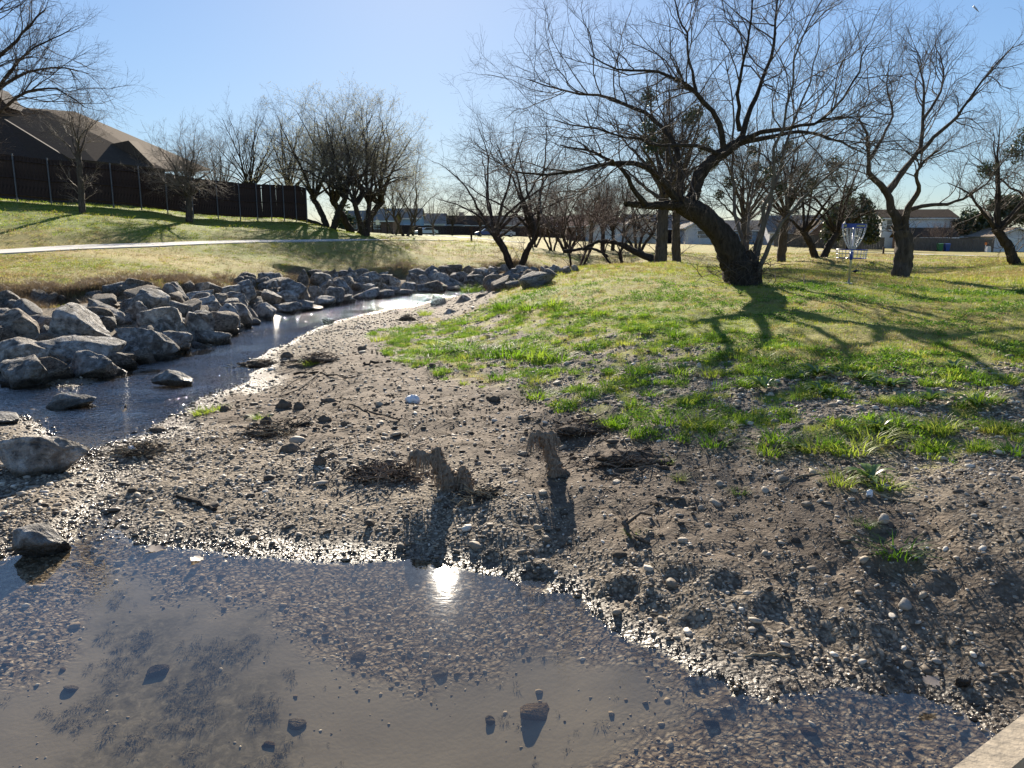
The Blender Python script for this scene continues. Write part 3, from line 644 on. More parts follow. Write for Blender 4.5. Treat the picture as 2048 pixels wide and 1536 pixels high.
# ------------------------------------------------------------------ boulders
ORD = ['first', 'second', 'third', 'fourth', 'fifth', 'sixth', 'seventh', 'eighth', 'ninth', 'tenth', 'eleventh', 'twelfth', 'thirteenth', 'fourteenth', 'fifteenth', 'sixteenth',
       'seventeenth', 'eighteenth', 'nineteenth', 'twentieth', 'twenty-first', 'twenty-second', 'twenty-third', 'twenty-fourth', 'twenty-fifth', 'twenty-sixth', 'twenty-seventh', 'twenty-eighth',
       'twenty-ninth', 'thirtieth', 'thirty-first', 'thirty-second', 'thirty-third', 'thirty-fourth', 'thirty-fifth', 'thirty-sixth', 'thirty-seventh', 'thirty-eighth', 'thirty-ninth', 'fortieth']
SH = [rock_shape(500 + i, foot=.14) for i in range(30)]
RB = [(-40, 92, 618, 690, 'brown'), (18, 72, 658, 692, 'brown'), (-70, 96, 674, 742, 'pale'), (-40, 97, 708, 786, ''), (70, 206, 610, 690, ''), (143, 182, 658, 685, 'pale'), (62, 242, 662, 734, ''),
      (110, 228, 700, 753, ''), (212, 248, 734, 757, ''), (163, 232, 590, 650, ''), (238, 335, 578, 630, ''), (230, 302, 604, 640, ''), (258, 357, 618, 672, 'pale'), (213, 338, 660, 716, ''),
      (283, 350, 640, 675, ''), (308, 384, 664, 702, ''), (323, 380, 564, 618, ''), (368, 420, 556, 595, 'pale'), (372, 426, 580, 603, 'pale'), (376, 440, 590, 630, 'pale'), (355, 402, 610, 642, ''), (376, 427, 620, 655, ''),
      (346, 427, 626, 682, ''), (382, 452, 660, 687, ''), (418, 476, 566, 594, ''), (418, 454, 586, 613, 'brown'), (436, 502, 583, 616, ''), (466, 516, 560, 605, ''), (474, 511, 552, 578, ''), (416, 482, 608, 653, ''),
      (438, 517, 610, 650, ''), (444, 480, 642, 658, ''), (498, 554, 603, 636, ''), (510, 560, 556, 588, ''), (512, 562, 578, 610, ''), (526, 560, 556, 592, ''), (550, 602, 575, 608, 'pale'), (543, 617, 555, 603, ''),
      (538, 598, 604, 625, ''), (586, 640, 604, 622, ''), (613, 670, 594, 614, ''), (590, 621, 539, 568, ''), (613, 662, 545, 575, ''), (613, 645, 572, 600, ''), (626, 674, 560, 588, ''), (648, 687, 574, 608, ''),
      (662, 707, 557, 590, ''), (676, 702, 585, 607, ''), (648, 682, 542, 572, ''), (688, 718, 536, 570, ''), (710, 766, 545, 572, ''), (723, 752, 566, 590, ''), (756, 786, 568, 587, ''), (776, 802, 553, 573, 'pale'), (743, 780, 540, 560, ''),
      (798, 832, 564, 582, ''), (810, 837, 547, 567, ''), (834, 860, 550, 572, ''), (858, 902, 546, 569, 'pale'), (843, 882, 535, 554, ''), (891, 914, 536, 552, ''), (902, 928, 530, 550, ''), (924, 950, 530, 545, 'brown'), (946, 978, 534, 552, 'pale'),
      (970, 1002, 532, 550, ''), (966, 1005, 543, 565, ''), (1000, 1024, 526, 544, 'pale'), (1026, 1058, 528, 548, 'pale'), (1054, 1080, 534, 550, ''), (1078, 1096, 530, 546, 'pale'), (1094, 1128, 531, 548, 'pale'), (1122, 1142, 531, 547, ''),
      (922, 968, 550, 572, ''), (876, 932, 558, 578, ''), (788, 828, 583, 600, ''), (698, 762, 583, 603, ''), (678, 714, 588, 608, ''), (735, 770, 580, 598, ''), (832, 866, 566, 584, ''), (1000, 1034, 542, 556, ''), (1036, 1066, 544, 556, ''), (905, 935, 545, 562, ''), (1138, 1160, 530, 543, ''),
      (770, 800, 570, 590, ''), (690, 730, 560, 582, '')]
wl = lambda x: np.interp(x, [p[0] for p in STR_L] + [1200], [p[1] for p in STR_L] + [565])
rows = {'w': [], 'm': [], 'u': []}
rb = []
for i, (x0, x1, y0, y1, tone) in enumerate(RB):
    xc = (x0 + x1) / 2; f = wl(xc) - y1; hrow = wl(xc) - np.interp(xc, [0, 300, 600, 1000, 1200], [610, 575, 545, 535, 530])
    row = 'w' if f < .22 * hrow else ('m' if f < .62 * hrow else 'u'); rows[row].append((xc, i)); rb.append(row)
pos_in_row = {}
for k, l in rows.items():
    for j, (x, i) in enumerate(sorted(l)): pos_in_row[i] = j
ROWN = {'w': 'in the stream edge row', 'm': 'in the middle bank row', 'u': 'in the top bank row'}
rr = np.random.default_rng(5)
def boulder(x0, x1, y0, y1, tone, label, i, D=None, group=None, name='boulder', flat=.75, sink=.42):
    xc = (x0 + x1) / 2
    if D is None: D = hit(xc, min(y1, wl(xc) + 3 if x0 < 1160 and y0 < 780 else y1))[1]
    d = ray(xc, (y0 + y1) / 2); k = D / d[1]
    w = (x1 - x0) * k * .52; h = (y1 - y0) * k * .52; c = np.array([0, 0, CAMZ]) + d * k
    V, Fc = SH[i % len(SH)]; me = npmesh('boulder', V * np.array([w, max(w * flat, h * .6), h * (1 + sink)]), Fc, M[{'': 'rock', 'pale': 'rock_pale', 'brown': 'rock_brown'}[tone]])
    o = link(name, me, None, (c[0], c[1] + w * flat * .5, c[2] - h * sink)); o.rotation_euler = (rr.normal(0, .08), rr.normal(0, .17), rr.normal(0, .35))
    return tag(o, label, 'boulder', group or 'riprap boulders along the left bank')
for i, (x0, x1, y0, y1, tone) in enumerate(RB):
    asp = (x1 - x0) / (y1 - y0); shp = 'long low' if asp > 2.0 else ('upright' if asp < 1.15 else 'angular')
    colr = {'': 'grey', 'pale': 'whitish', 'brown': 'brown'}[tone]; p = pos_in_row[i]; r_ = rb[i]; tot = len(rows[r_])
    where = ('%s from the left' % ORD[p]) if p < tot / 2 else ('%s from the right' % ORD[tot - 1 - p])
    boulder(x0, x1, y0, y1, tone, '%s %s boulder, %s %s' % (shp, colr, where, ROWN[r_]), i)
XB = [(92, 180, 786, 812, '', 'low dark wet boulder standing alone in the stream', .02), (303, 378, 745, 770, '', 'half sunk pale topped stone with riffles in mid stream', .02),
      (-30, 146, 876, 950, 'pale', 'big pale pointed boulder on the gravel at the left edge', .03), (20, 134, 1056, 1112, '', 'dark wet boulder sitting in the pool corner at the left edge', .0),
      (856, 895, 588, 616, '', 'round grey boulder on the near shore of the far stream bend', .08), (903, 962, 590, 608, 'pale', 'flat whitish slab left of the lush grass edge', .3),
      (936, 972, 601, 610, 'pale', 'small flat stone slab lying in front of the whitish slab', .4), (952, 990, 588, 604, '', 'grey stone half buried beside the green mound edge', .5),
      (982, 1006, 569, 583, '', 'small grey boulder between far riprap and green mound', .3), (1008, 1045, 561, 577, 'pale', 'pale slab leaning on the green mound near the riprap end', .5),
      (888, 914, 617, 630, '', 'small flat grey stone on the sand below the slabs', .3), (-60, 45, 830, 848, '', 'low mossy stone at the left edge of the stream', .02), (640, 672, 636, 648, '', 'small wet rock at the tip of the gravel bar shoreline', .02)]
for i, (x0, x1, y0, y1, tone, lab, z) in enumerate(XB):
    boulder(x0, x1, y0, y1, tone, lab, 7 + i * 3, at_z((x0 + x1) / 2, y1, z)[1], 'stones standing apart from the riprap', flat=.6, sink=.4)
def name_by_neighbour(items, marks, noun):
    """items: (object, px, py); marks: (px, py, phrase). Labels each item by its nearest landmark, the side it lies on and its order there"""
    bins = {}
    for o, x, y in items:
        d = [(math.hypot(x - m[0], (y - m[1]) * 1.6), j) for j, m in enumerate(marks)]; dist, j = min(d); dx, dy = x - marks[j][0], (y - marks[j][1]) * 1.6
        side = ('right of' if dx > 0 else 'left of') if abs(dx) > abs(dy) else ('below' if dy > 0 else 'above'); bins.setdefault((j, side), []).append((dist, o))
    for (j, side), l in bins.items():
        for k, (_, o) in enumerate(sorted(l, key=lambda q: q[0])): o['label'] = '%s%s %s the %s' % ('' if len(l) == 1 else ('nearest ' if k == 0 else ORD[k] + ' nearest '), noun, side, marks[j][2])
BMARKS = []
for i, (x0, x1, y0, y1, tone) in enumerate(RB):
    p = pos_in_row[i]; tot = len(rows[rb[i]]); BMARKS.append(((x0 + x1) / 2, (y0 + y1) / 2, 'boulder %s, %s row' % (('%s from left' % ORD[p]) if p < tot / 2 else ('%s from right' % ORD[tot - 1 - p]), {'w': 'stream edge', 'm': 'middle bank', 'u': 'top bank'}[rb[i]])))
RITEMS = []
RUB = [npmesh('rubble_%d' % i, *(rock_shape(1200 + i, 3, 9, .07)), M['rock' if i % 3 else 'rock_brown']) for i in range(8)]
for i in range(210):
    x = rr.uniform(-60, 1120) if i % 3 else rr.uniform(-60, 420); yb = np.interp(x, [0, 300, 600, 1000, 1200], [606, 574, 545, 538, 532]); y = rr.uniform(yb + 4, wl(x) + 2); p = hit(x, y); s_ = rr.uniform(.16, .46) * (1 + p[1] * .006)
    o = link('rubble_stone', RUB[i % 8], None, (p[0], p[1], p[2] + s_ * .25)); o.scale = (s_, s_ * .85, s_ * .65); o.rotation_euler = (rr.normal(0, .3), rr.normal(0, .3), rr.uniform(0, 6)); tag(o, 'rubble stone', 'stone', 'rubble between the riprap boulders'); RITEMS.append((o, x, y))
name_by_neighbour(RITEMS, BMARKS, 'rubble stone')
# ------------------------------------------------------------------ bare trees
def grow(limbs, cfg, seed, up=.06):
    """limbs: list of (pts, r0, r1). cfg: list of dict per level. returns trunk mesh data and crown mesh data"""
    r = np.random.default_rng(seed); TV = []; TF = []; off = 0; kk = 14; Ps = []; Rs = []
    for pts, r0, r1 in limbs:
        P = np.array(pts, float); s_ = np.r_[0, np.cumsum(np.linalg.norm(np.diff(P, axis=0), axis=1))]; t = np.linspace(0, s_[-1], kk)
        Q = np.stack([np.interp(t, s_, P[:, j]) for j in range(3)], -1)
        for _ in range(2): Q[1:-1] = Q[1:-1] * .5 + (Q[:-2] + Q[2:]) * .25
        Q[1:-1] += r.normal(0, 1, (kk - 2, 3)) * s_[-1] / kk * .07
        R = r0 + (r1 - r0) * np.linspace(0, 1, kk) ** .7
        Ps.append(Q); Rs.append(R)
    P = np.array(Ps); R = np.array(Rs); f_ = 3; kq = (kk - 1) * f_ + 1; ti = np.linspace(0, kk - 1, kq); i0 = np.minimum(ti.astype(int), kk - 2); fr = (ti - i0)[None, :, None]
    P2 = P[:, i0] * (1 - fr) + P[:, i0 + 1] * fr; R2 = R[:, i0] * (1 - fr[..., 0]) + R[:, i0 + 1] * fr[..., 0]; V, Fq = tubes(P2, R2, 16); C2 = np.repeat(P2.reshape(-1, 3), 16, 0); th_ = np.tile(np.arange(16), len(C2) // 16)
    rl_ = .14 * pnoise(th_ * 1.37 + V[:, 2] * .6, V[:, 2] * 3.1 + V[:, 0]) + .12 * pnoise(V[:, 0] * 8, V[:, 1] * 8 + V[:, 2] * 6) + .06 * np.where(th_ % 2 == 0, 1, -1); V = C2 + (V - C2) * (1 + rl_)[:, None]
    trunk = (V, Fq); cv = []; cf = []; off = 0
    for lv in cfg:
        N, k, _ = P.shape; m = lv['n']; L = np.linalg.norm(np.diff(P, axis=1), axis=2).sum(1)
        cnt = np.maximum(1, np.round(m * (L / L.mean()) ** .8).astype(int)) if lv.get('bylen', True) else np.full(N, m)
        pi = np.repeat(np.arange(N), cnt); Nn = len(pi); t = r.uniform(lv['t0'], 1, Nn) ** lv.get('tp', .8)
        last = np.r_[True, pi[1:] != pi[:-1]]; t = np.where(last, .995, t)
        fi = t * (k - 1); i0 = np.minimum(fi.astype(int), k - 2); fr = (fi - i0)[:, None]
        pos = P[pi, i0] * (1 - fr) + P[pi, i0 + 1] * fr; tan = P[pi, i0 + 1] - P[pi, i0]; tan /= np.linalg.norm(tan, axis=1, keepdims=True) + 1e-9
        rp = (R[pi, i0] * (1 - fr[:, 0]) + R[pi, i0 + 1] * fr[:, 0])
        q = r.normal(size=(Nn, 3)); q -= (q * tan).sum(1, keepdims=True) * tan; q /= np.linalg.norm(q, axis=1, keepdims=True) + 1e-9
        ang = r.uniform(*lv['ang'], Nn)[:, None] * np.where(last, .35, 1)[:, None]; d = np.cos(ang) * tan + np.sin(ang) * q; d[:, 2] += lv.get('up', up) * 2; d /= np.linalg.norm(d, axis=1, keepdims=True)
        ln = np.clip(L[pi] * lv['ratio'] * (1 - .45 * t) * r.uniform(.55, 1.25, Nn), lv['lmin'], lv['lmax']); ks = lv['k']
        Q = np.empty((Nn, ks, 3)); Q[:, 0] = pos
        for j in range(1, ks):
            d = d + r.normal(0, lv['curl'], (Nn, 3)); d[:, 2] += lv.get('up', up); d /= np.linalg.norm(d, axis=1, keepdims=True); Q[:, j] = Q[:, j - 1] + d * (ln / (ks - 1))[:, None]
        ra = np.clip(rp * .62, lv['r'] * .5, lv['rmax']); rr_ = ra[:, None] * (1 - (1 - lv['tip']) * np.linspace(0, 1, ks)[None] ** .9); rr_ = np.maximum(rr_, lv['r'] * .45)
        P, R = Q, rr_; V, Fq = tubes(P, R, lv.get('s', 3)); cv.append(V); cf.append(Fq + off); off += len(V)
    return trunk, (np.concatenate(cv), np.concatenate(cf)), (P, R)
def tree_obj(name, label, data, base, bark, twig, group=None, extra=None):
    (tv, tf), (cv, cf), (P, R) = data; base = np.asarray(base, float); o = thing(name, label, 'tree', tuple(base), 0, group)
    link('trunk', npmesh('trunk', tv - base, tf, M[bark]), o); link('crown', npmesh('crown', cv - base, cf, M[twig]), o)
    if extra: extra(o, P - base)
    return o
def lv(n, t0, ratio, lmin, lmax, k, ang, curl, r, rmax, tip=.35, s=3, up=.03): return dict(n=n, t0=t0, ratio=ratio, lmin=lmin, lmax=lmax, k=k, ang=ang, curl=curl, r=r, rmax=rmax, tip=tip, s=s, up=up)
def limb(pts, D, r0, r1, d0=0.0, d1=0.0):
    nn = len(pts); f_ = .8 if r0 < 13.5 * D / F else 1.0; return ([at_D(px, py, D + d0 + (d1 - d0) * (i / (nn - 1)) ** 1.2) for i, (px, py) in enumerate(pts)], r0 * f_, r1 * (.55 if f_ < 1 else 1))
def budder(col, nb, size, seed):
    def f(o, P):
        r = np.random.default_rng(seed); tips = P[:, 1:].reshape(-1, 3); c = tips[r.choice(len(tips), min(nb, len(tips)), False)]; u = r.normal(size=c.shape); u /= np.linalg.norm(u, axis=1, keepdims=True); v = np.cross(u, r.normal(size=c.shape)); v /= np.linalg.norm(v, axis=1, keepdims=True)
        s_ = size * r.uniform(.5, 1.3, (len(c), 1)); V = np.stack([c - u * s_, c + v * s_ * .5, c + u * s_, c - v * s_ * .5], 1).reshape(-1, 3); Fq = np.arange(len(V)).reshape(-1, 4)
        link('buds', npmesh('buds', V, Fq, M[col]), o)
    return f
def clumps(cs, n_, col, seed, part='mistletoe', leaf=.05):
    """leaf clumps: centre, radius in the tree's own coordinates, each clump its own part"""
    def f(o, P):
        r = np.random.default_rng(seed)
        for c, rad in cs:
            d = r.normal(size=(n_, 3)); d /= np.linalg.norm(d, axis=1, keepdims=True); q = np.array(c) + d * rad * r.random((n_, 1)) ** .45
            u = r.normal(size=q.shape); u /= np.linalg.norm(u, axis=1, keepdims=True); v = np.cross(u, r.normal(size=q.shape)); v /= np.linalg.norm(v, axis=1, keepdims=True); s_ = leaf * r.uniform(.6, 1.4, (n_, 1))
            V = np.stack([q - u * s_, q + v * s_ * .55, q + u * s_, q - v * s_ * .55], 1).reshape(-1, 3); tag(link(part, npmesh(part, V, np.arange(len(V)).reshape(-1, 4), M[col]), o), kind='stuff')
    return f
# -- the big leaning tree on the mound
TD = 18.5; tb = hit(1478, 570); TD = tb[1]; k_ = TD / F
ml = [limb([(1482, 585), (1478, 545), (1468, 520), (1449, 472), (1415, 436), (1381, 416), (1358, 408)], TD, 35 * k_, 16 * k_, 0, -.2),
      limb([(1500, 585), (1504, 550), (1500, 525), (1490, 505)], TD, 24 * k_, 14 * k_, .1, .2),
      limb([(1375, 414), (1340, 410), (1300, 412), (1268, 408), (1251, 408)], TD, 13 * k_, 9 * k_, -.2, -.9),
      limb([(1290, 408), (1276, 396), (1259, 367), (1245, 334), (1215, 316), (1175, 300), (1120, 290)], TD, 7 * k_, 2.0 * k_, -.7, -2.0),
      limb([(1362, 410), (1345, 395), (1333, 371), (1316, 344), (1290, 334), (1235, 323), (1191, 330), (1151, 344), (1090, 352), (1030, 345)], TD, 10 * k_, 2.0 * k_, -.2, -2.4),
      limb([(1362, 410), (1358, 380), (1361, 303), (1351, 269), (1334, 252), (1290, 235), (1262, 208), (1201, 188), (1134, 191), (1060, 160)], TD, 9 * k_, 1.8 * k_, -.1, 1.6),
      limb([(1372, 412), (1386, 400), (1395, 357), (1418, 323), (1449, 303), (1472, 288)], TD, 14 * k_, 10 * k_, 0, .4),
      limb([(1447, 304), (1442, 263), (1435, 229), (1405, 195), (1384, 174), (1347, 147), (1290, 140), (1235, 144), (1180, 110)], TD, 8 * k_, 1.8 * k_, .3, -1.2),
      limb([(1392, 182), (1380, 120), (1370, 60), (1345, 0), (1330, -60)], TD, 4 * k_, 1.4 * k_, -.2, .5),
      limb([(1470, 290), (1483, 256), (1500, 235), (1510, 191), (1537, 134), (1552, 90), (1545, 40), (1570, -50)], TD, 8 * k_, 1.8 * k_, .4, 1.4),
      limb([(1480, 262), (1475, 180), (1492, 90), (1510, 0), (1500, -70)], TD, 5.5 * k_, 1.5 * k_, .4, -1.2),
      limb([(1472, 290), (1523, 273), (1591, 266), (1642, 266), (1700, 292), (1760, 330)], TD, 7 * k_, 1.6 * k_, .4, 2.4),
      limb([(1475, 286), (1523, 262), (1575, 252), (1630, 255), (1680, 205), (1720, 150), (1735, 90)], TD, 6.5 * k_, 1.6 * k_, .4, -2.0),
      limb([(1440, 310), (1400, 290), (1340, 295), (1280, 280), (1200, 262), (1110, 240)], TD, 5.5 * k_, 1.5 * k_, .2, -2.6),
      limb([(1508, 560), (1512, 510), (1535, 420), (1560, 340), (1575, 270), (1612, 190), (1640, 90)], TD, 8 * k_, 1.6 * k_, .2, 1.0),
      limb([(1515, 550), (1530, 500), (1565, 440), (1600, 405), (1660, 345), (1720, 300)], TD, 6.5 * k_, 1.4 * k_, 0, -1.5),
      limb([(1500, 520), (1470, 440), (1464, 360), (1462, 300), (1470, 220), (1450, 120)], TD, 6 * k_, 1.6 * k_, .5, 1.6),
      limb([(1505, 530), (1520, 440), (1548, 380), (1545, 300), (1580, 190), (1600, 60), (1650, -10)], TD, 6.5 * k_, 1.6 * k_, .4, -1.0),
      limb([(1500, 540), (1492, 470), (1500, 400), (1520, 320), (1515, 220)], TD, 5 * k_, 1.5 * k_, .6, 2.0)]
cfgA = [lv(13, .22, .6, .7, 2.9, 9, (.45, 1.2), .2, .006, .019, .3, 5, .03), lv(8, .12, .55, .4, 1.6, 8, (.4, 1.15), .22, .0038, .0078, .35, 4, .03),
        lv(7, .12, .6, .25, .85, 5, (.4, 1.1), .2, .0028, .0046, .5, 3, .03)]
def sprouts(o, P):
    r = np.random.default_rng(3); N = 130; c = np.stack([r.normal(0, .42, N), r.normal(-.15, .3, N), r.uniform(.0, .55, N)], -1); a = r.uniform(0, 6.28, N)
    d = np.stack([np.cos(a), np.sin(a) - .5, r.uniform(.1, .9, N)], -1); d /= np.linalg.norm(d, axis=1, keepdims=True); ln = r.uniform(.25, .95, N); Q = np.empty((N, 8, 3)); Q[:, 0] = c
    for j in range(1, 8): d = d + r.normal(0, .3, (N, 3)); d[:, 2] -= .06; d /= np.linalg.norm(d, axis=1, keepdims=True); Q[:, j] = Q[:, j - 1] + d * (ln / 7)[:, None]
    V, Fq = tubes(Q, np.linspace(.009, .003, 8)[None].repeat(N, 0), 4); link('sprouts', npmesh('sprouts', V, Fq, M['twig']), o)
tree_obj('leaning_tree', 'largest dark bare tree leaning left on the grass mound with a broken limb', grow(ml[:14], cfgA, 11), tb, 'bark', 'twig', 'bare trees in the park', sprouts)
tree_obj('slender_stemmed_tree', 'cluster of pale slender stems growing right of the leaning trunk', grow(ml[14:], cfgA, 12), tb + np.array([.42, .25, 0]), 'bark_pale', 'twig_mid', 'bare trees in the park')
# -- tree right of the basket
rb_ = hit(1802, 555); D2 = rb_[1]; k2 = D2 / F
rl = [limb([(1800, 570), (1802, 545), (1808, 514), (1810, 487), (1805, 466), (1799, 448)], D2, 19 * k2, 15 * k2),
      limb([(1799, 452), (1788, 425), (1779, 405), (1773, 380), (1751, 361), (1733, 345), (1733, 327), (1743, 309), (1735, 270), (1715, 230)], D2, 13 * k2, 2.0 * k2, 0, -.8),
      limb([(1775, 384), (1784, 364), (1808, 340), (1834, 313), (1845, 296), (1845, 231), (1850, 176), (1835, 120)], D2, 9 * k2, 2.0 * k2, 0, .8),
      limb([(1838, 306), (1860, 285), (1887, 259), (1929, 218), (1943, 185), (1980, 143), (2026, 93)], D2, 5.5 * k2, 1.8 * k2, .2, -.8),
      limb([(1802, 460), (1808, 435), (1813, 420), (1824, 394), (1846, 384), (1838, 370), (1826, 351), (1842, 324), (1880, 300)], D2, 10 * k2, 2 * k2, 0, -1.2),
      limb([(1812, 424), (1829, 412), (1869, 410), (1904, 412), (1917, 399), (1955, 386), (1982, 359), (2008, 321)], D2, 5.5 * k2, 1.5 * k2, 0, -1.0),
      limb([(1846, 240), (1880, 190), (1890, 140), (1870, 90)], D2, 4 * k2, 1.4 * k2, .5, 1.6), limb([(1740, 318), (1760, 280), (1790, 230), (1770, 170), (1780, 120)], D2, 4.5 * k2, 1.4 * k2, -.3, 1.0)]
tree_obj('forked_tree', 'stout forked bare tree standing right of the disc golf basket', grow(rl, cfgA, 23), rb_, 'bark_mid', 'twig', 'bare trees in the park')
# -- tree off the left edge
D3 = 30; b3 = hit(-110, 420); b3 = at_D(-110, 440, D3); b3[2] = hgt(b3[0], b3[1]); k3 = D3 / F
def lm(pts, r0, r1, d0, d1): return limb(pts, D3, r0 * k3, r1 * k3, d0, d1)
ll = [lm([(-110, 470), (-105, 380), (-90, 300), (-70, 230)], 20, 15, 0, 0), lm([(-85, 280), (-40, 215), (10, 165), (60, 140), (110, 130), (150, 140)], 8, 2, 0, 1), lm([(-72, 235), (-40, 150), (5, 110), (50, 60), (90, 20)], 8, 2, 0, -1),
      lm([(-72, 235), (-60, 130), (-30, 50), (10, -20)], 9, 2, 0, 1), lm([(-80, 260), (-20, 240), (30, 195), (80, 170), (140, 185), (170, 215)], 6, 1.5, 0, -1), lm([(-60, 210), (0, 180), (40, 110), (95, 85), (140, 60)], 6, 1.5, .3, 1.5), lm([(-75, 235), (-120, 120), (-170, 30)], 9, 2, 0, 0)]
cfgB = [lv(15, .15, .6, .8, 3.4, 9, (.35, 1.0), .15, .009, .022, .3, 4, .02), lv(9, .12, .55, .5, 1.9, 7, (.35, 1.0), .18, .006, .010, .35, 3, .01), lv(6, .12, .55, .3, 1.0, 5, (.35, .9), .18, .0045, .007, .5, 3, .01)]
tree_obj('spreading_tree', 'bare tree reaching in from the left edge above the house roof', grow(ll, cfgB, 31), b3, 'bark', 'twig', 'bare trees in the park')
# -- generic bare trees, modelled in metres at the origin
def auto(h, cw, th, nl, seed, r0, cfg, lean=(0, 0), multi=1, spread=.9, up=.05):
    r = np.random.default_rng(seed); L = []; bx = []
    for m in range(multi):
        a = 2 * PI * m / multi + r.uniform(0, .6); sp = .16 * cw * (multi > 1)
        top = np.array([lean[0] + math.cos(a) * sp, lean[1] + math.sin(a) * sp, th]); L.append(([(0 + math.cos(a) * r0 * .6 * (multi > 1), math.sin(a) * r0 * .6 * (multi > 1), -.25), tuple(top * .5 + r.normal(0, .04, 3)), tuple(top)], r0 / multi ** .4, r0 * .72 / multi ** .4)); bx.append((top, a))
    for i in range(nl):
        top, a0 = bx[i % multi]; a = 2 * PI * i * .382 + r.uniform(-.3, .3); th_ = math.radians(12 + 66 * ((i + .5) / nl) ** .8) * spread; q = r.uniform(.85, 1.0)
        e = np.array([top[0] * .3 + math.sin(th_) * math.cos(a) * cw * .5 * q, top[1] * .3 + math.sin(th_) * math.sin(a) * cw * .5 * q, th * .75 + (h - th * .75) * max(.12, math.cos(th_)) ** .8 * q]); st = top * (1 - .14 * r.random())
        m1 = st + (e - st) * .33 + np.array([0, 0, .05 * h * math.sin(th_)]) + r.normal(0, .015 * h, 3); m2 = st + (e - st) * .68 + np.array([0, 0, .035 * h]) + r.normal(0, .02 * h, 3)
        L.append(([tuple(st), tuple(m1), tuple(m2), tuple(e)], r0 * .40 * r.uniform(.7, 1), r0 * .05))
    return grow(L, cfg, seed + 1, up)
cfgC = [lv(11, .1, .6, .5, 3.0, 7, (.5, 1.25), .17, .011, .024, .3, 3, .012), lv(8, .1, .5, .4, 1.5, 6, (.45, 1.15), .17, .007, .011, .4, 3, .015), lv(4, .1, .55, .25, .8, 4, (.4, 1.0), .15, .005, .007, .5, 3, .03)]
cfgD = [lv(9, .12, .5, .4, 2.2, 6, (.3, .9), .16, .014, .026, .3, 3, .05), lv(6, .1, .5, .3, 1.3, 5, (.4, 1.1), .16, .009, .013, .4, 3, .025), lv(4, .1, .55, .25, .8, 4, (.35, 1.0), .15, .006, .008, .5, 3, .03)]
def proto(name, label, data, bark, twig, loc, rz=0, sc=1, extra=None):
    o = tree_obj(name, label, data, (0, 0, 0), bark, twig, 'bare trees in the park', extra); o.location = loc; o.rotation_euler = (0, 0, rz); o.scale = (sc,) * 3; return o
def gp(px, D): x = gx(px, D); return (x, D, float(hgt(np.array([x]), np.array([float(D)]))[0]))
p_thin = proto('slim_tree', 'slim bare tree with upright shoots in front of the tall fence', auto(5.9, 3.4, 2.9, 6, 41, .17, cfgD, (.1, 0), 1, .9, .16), 'bark_mid', 'twig_pale', gp(172, 40))
p_globe = proto('globe_tree', 'rounded twiggy tree on the slope before the tall fence', auto(5.6, 5.0, 1.5, 16, 43, .22, cfgC, (.1, 0), 1, 1.1, .02), 'bark_mid', 'twig_pale', gp(382, 45.5))
p_dome = proto('domed_tree', 'tall domed budding tree with two trunks beside the concrete path', auto(10.0, 10.6, 2.6, 20, 47, .34, cfgC, (.2, 0), 2, 1.0, .03), 'bark', 'twig_grey', gp(712, 60), 0, 1, budder('bud', 15000, .036, 5))
p_dome.scale = (1.18, 1.18, .97)
dup(p_dome, gp(662, 57), 2.1, (1.0, 1.0, .9), 'domed budding tree nearest the end of the tall fence')
dup(p_dome, gp(733, 56.5), 4.0, (.85, .85, .93), 'domed tree with a straight single looking trunk right beside the path')
p_back = proto('leafless_tree', 'dense bare tree rising behind the middle of the tall fence', auto(9.5, 8.6, 2.6, 19, 53, .26, cfgD, (0, 0), 1, 1.0, .03), 'bark', 'twig', gp(508, 72), 1.0, 1.05)
dup(p_back, gp(585, 76), 2.6, 1.1, 'bare tree showing above the far end of the tall fence')
dup(p_back, gp(450, 80), 3.3, .9, 'smaller bare tree half hidden by the rounded twiggy tree')
p_vase = proto('vase_tree', 'slender spreading bare tree at the far end of the concrete path', auto(7.8, 7.0, 1.8, 10, 59, .18, cfgD, (0, 0), 2, 1.0, .04), 'bark_mid', 'twig_pale', gp(812, 68), .4, .95)
dup(p_vase, gp(790, 78), 2.4, .85, 'small bare tree behind the slender spreading one by the path')
dup(p_vase, gp(826, 80), 4.4, .8, 'thin single stemmed tree right of the path end')
dup(p_vase, gp(868, 120), 1.4, .9, 'small leaning bare tree before the far brown houses')
dup(p_back, gp(905, 150), .3, .75, 'small pale bare tree among the far rooftops')
dup(p_back, gp(960, 140), 1.3, .7, 'lone small tree on the far lawn left of the creek tree')
p_multi = proto('many_stemmed_tree', 'low many stemmed tree on the far creek bank casting stem shadows', auto(9.6, 11.0, 2.3, 17, 61, .34, cfgC, (0, 0), 4, 1.05, .02), 'bark', 'twig_red', gp(1032, 46.5), .5, .95)
tr_mist = lambda seed, cs: clumps(cs, 420, 'ever', seed, 'mistletoe', .055)
p_mid = proto('creekside_tree', 'straight grey trunked tree on a root mound behind the leaning tree', auto(8.6, 7.2, 3.1, 13, 67, .29, cfgC, (.25, 0), 1, 1.0, .04), 'bark_mid', 'twig', gp(1322, 34.5), 1.2, 1, tr_mist(6, [((1.4, .2, 5.3), .45), ((-1.6, .3, 5.6), .5), ((.3, -1, 6.2), .4), ((2.3, 0, 4.6), .35), ((-.6, .6, 7.0), .4), ((-2.4, .1, 4.8), .35)]))
dup(p_mid, gp(1354, 37.5), 3.6, (.78, .78, 1.0), 'slimmer straight tree just right of the root mound tree')
dup(p_mid, gp(1562, 46), 5.1, .95, 'bare tree with mistletoe behind the pale stems of the leaning tree')
dup(p_mid, gp(1492, 44), 2.2, .9, 'mistletoe hung tree directly behind the leaning trunk')
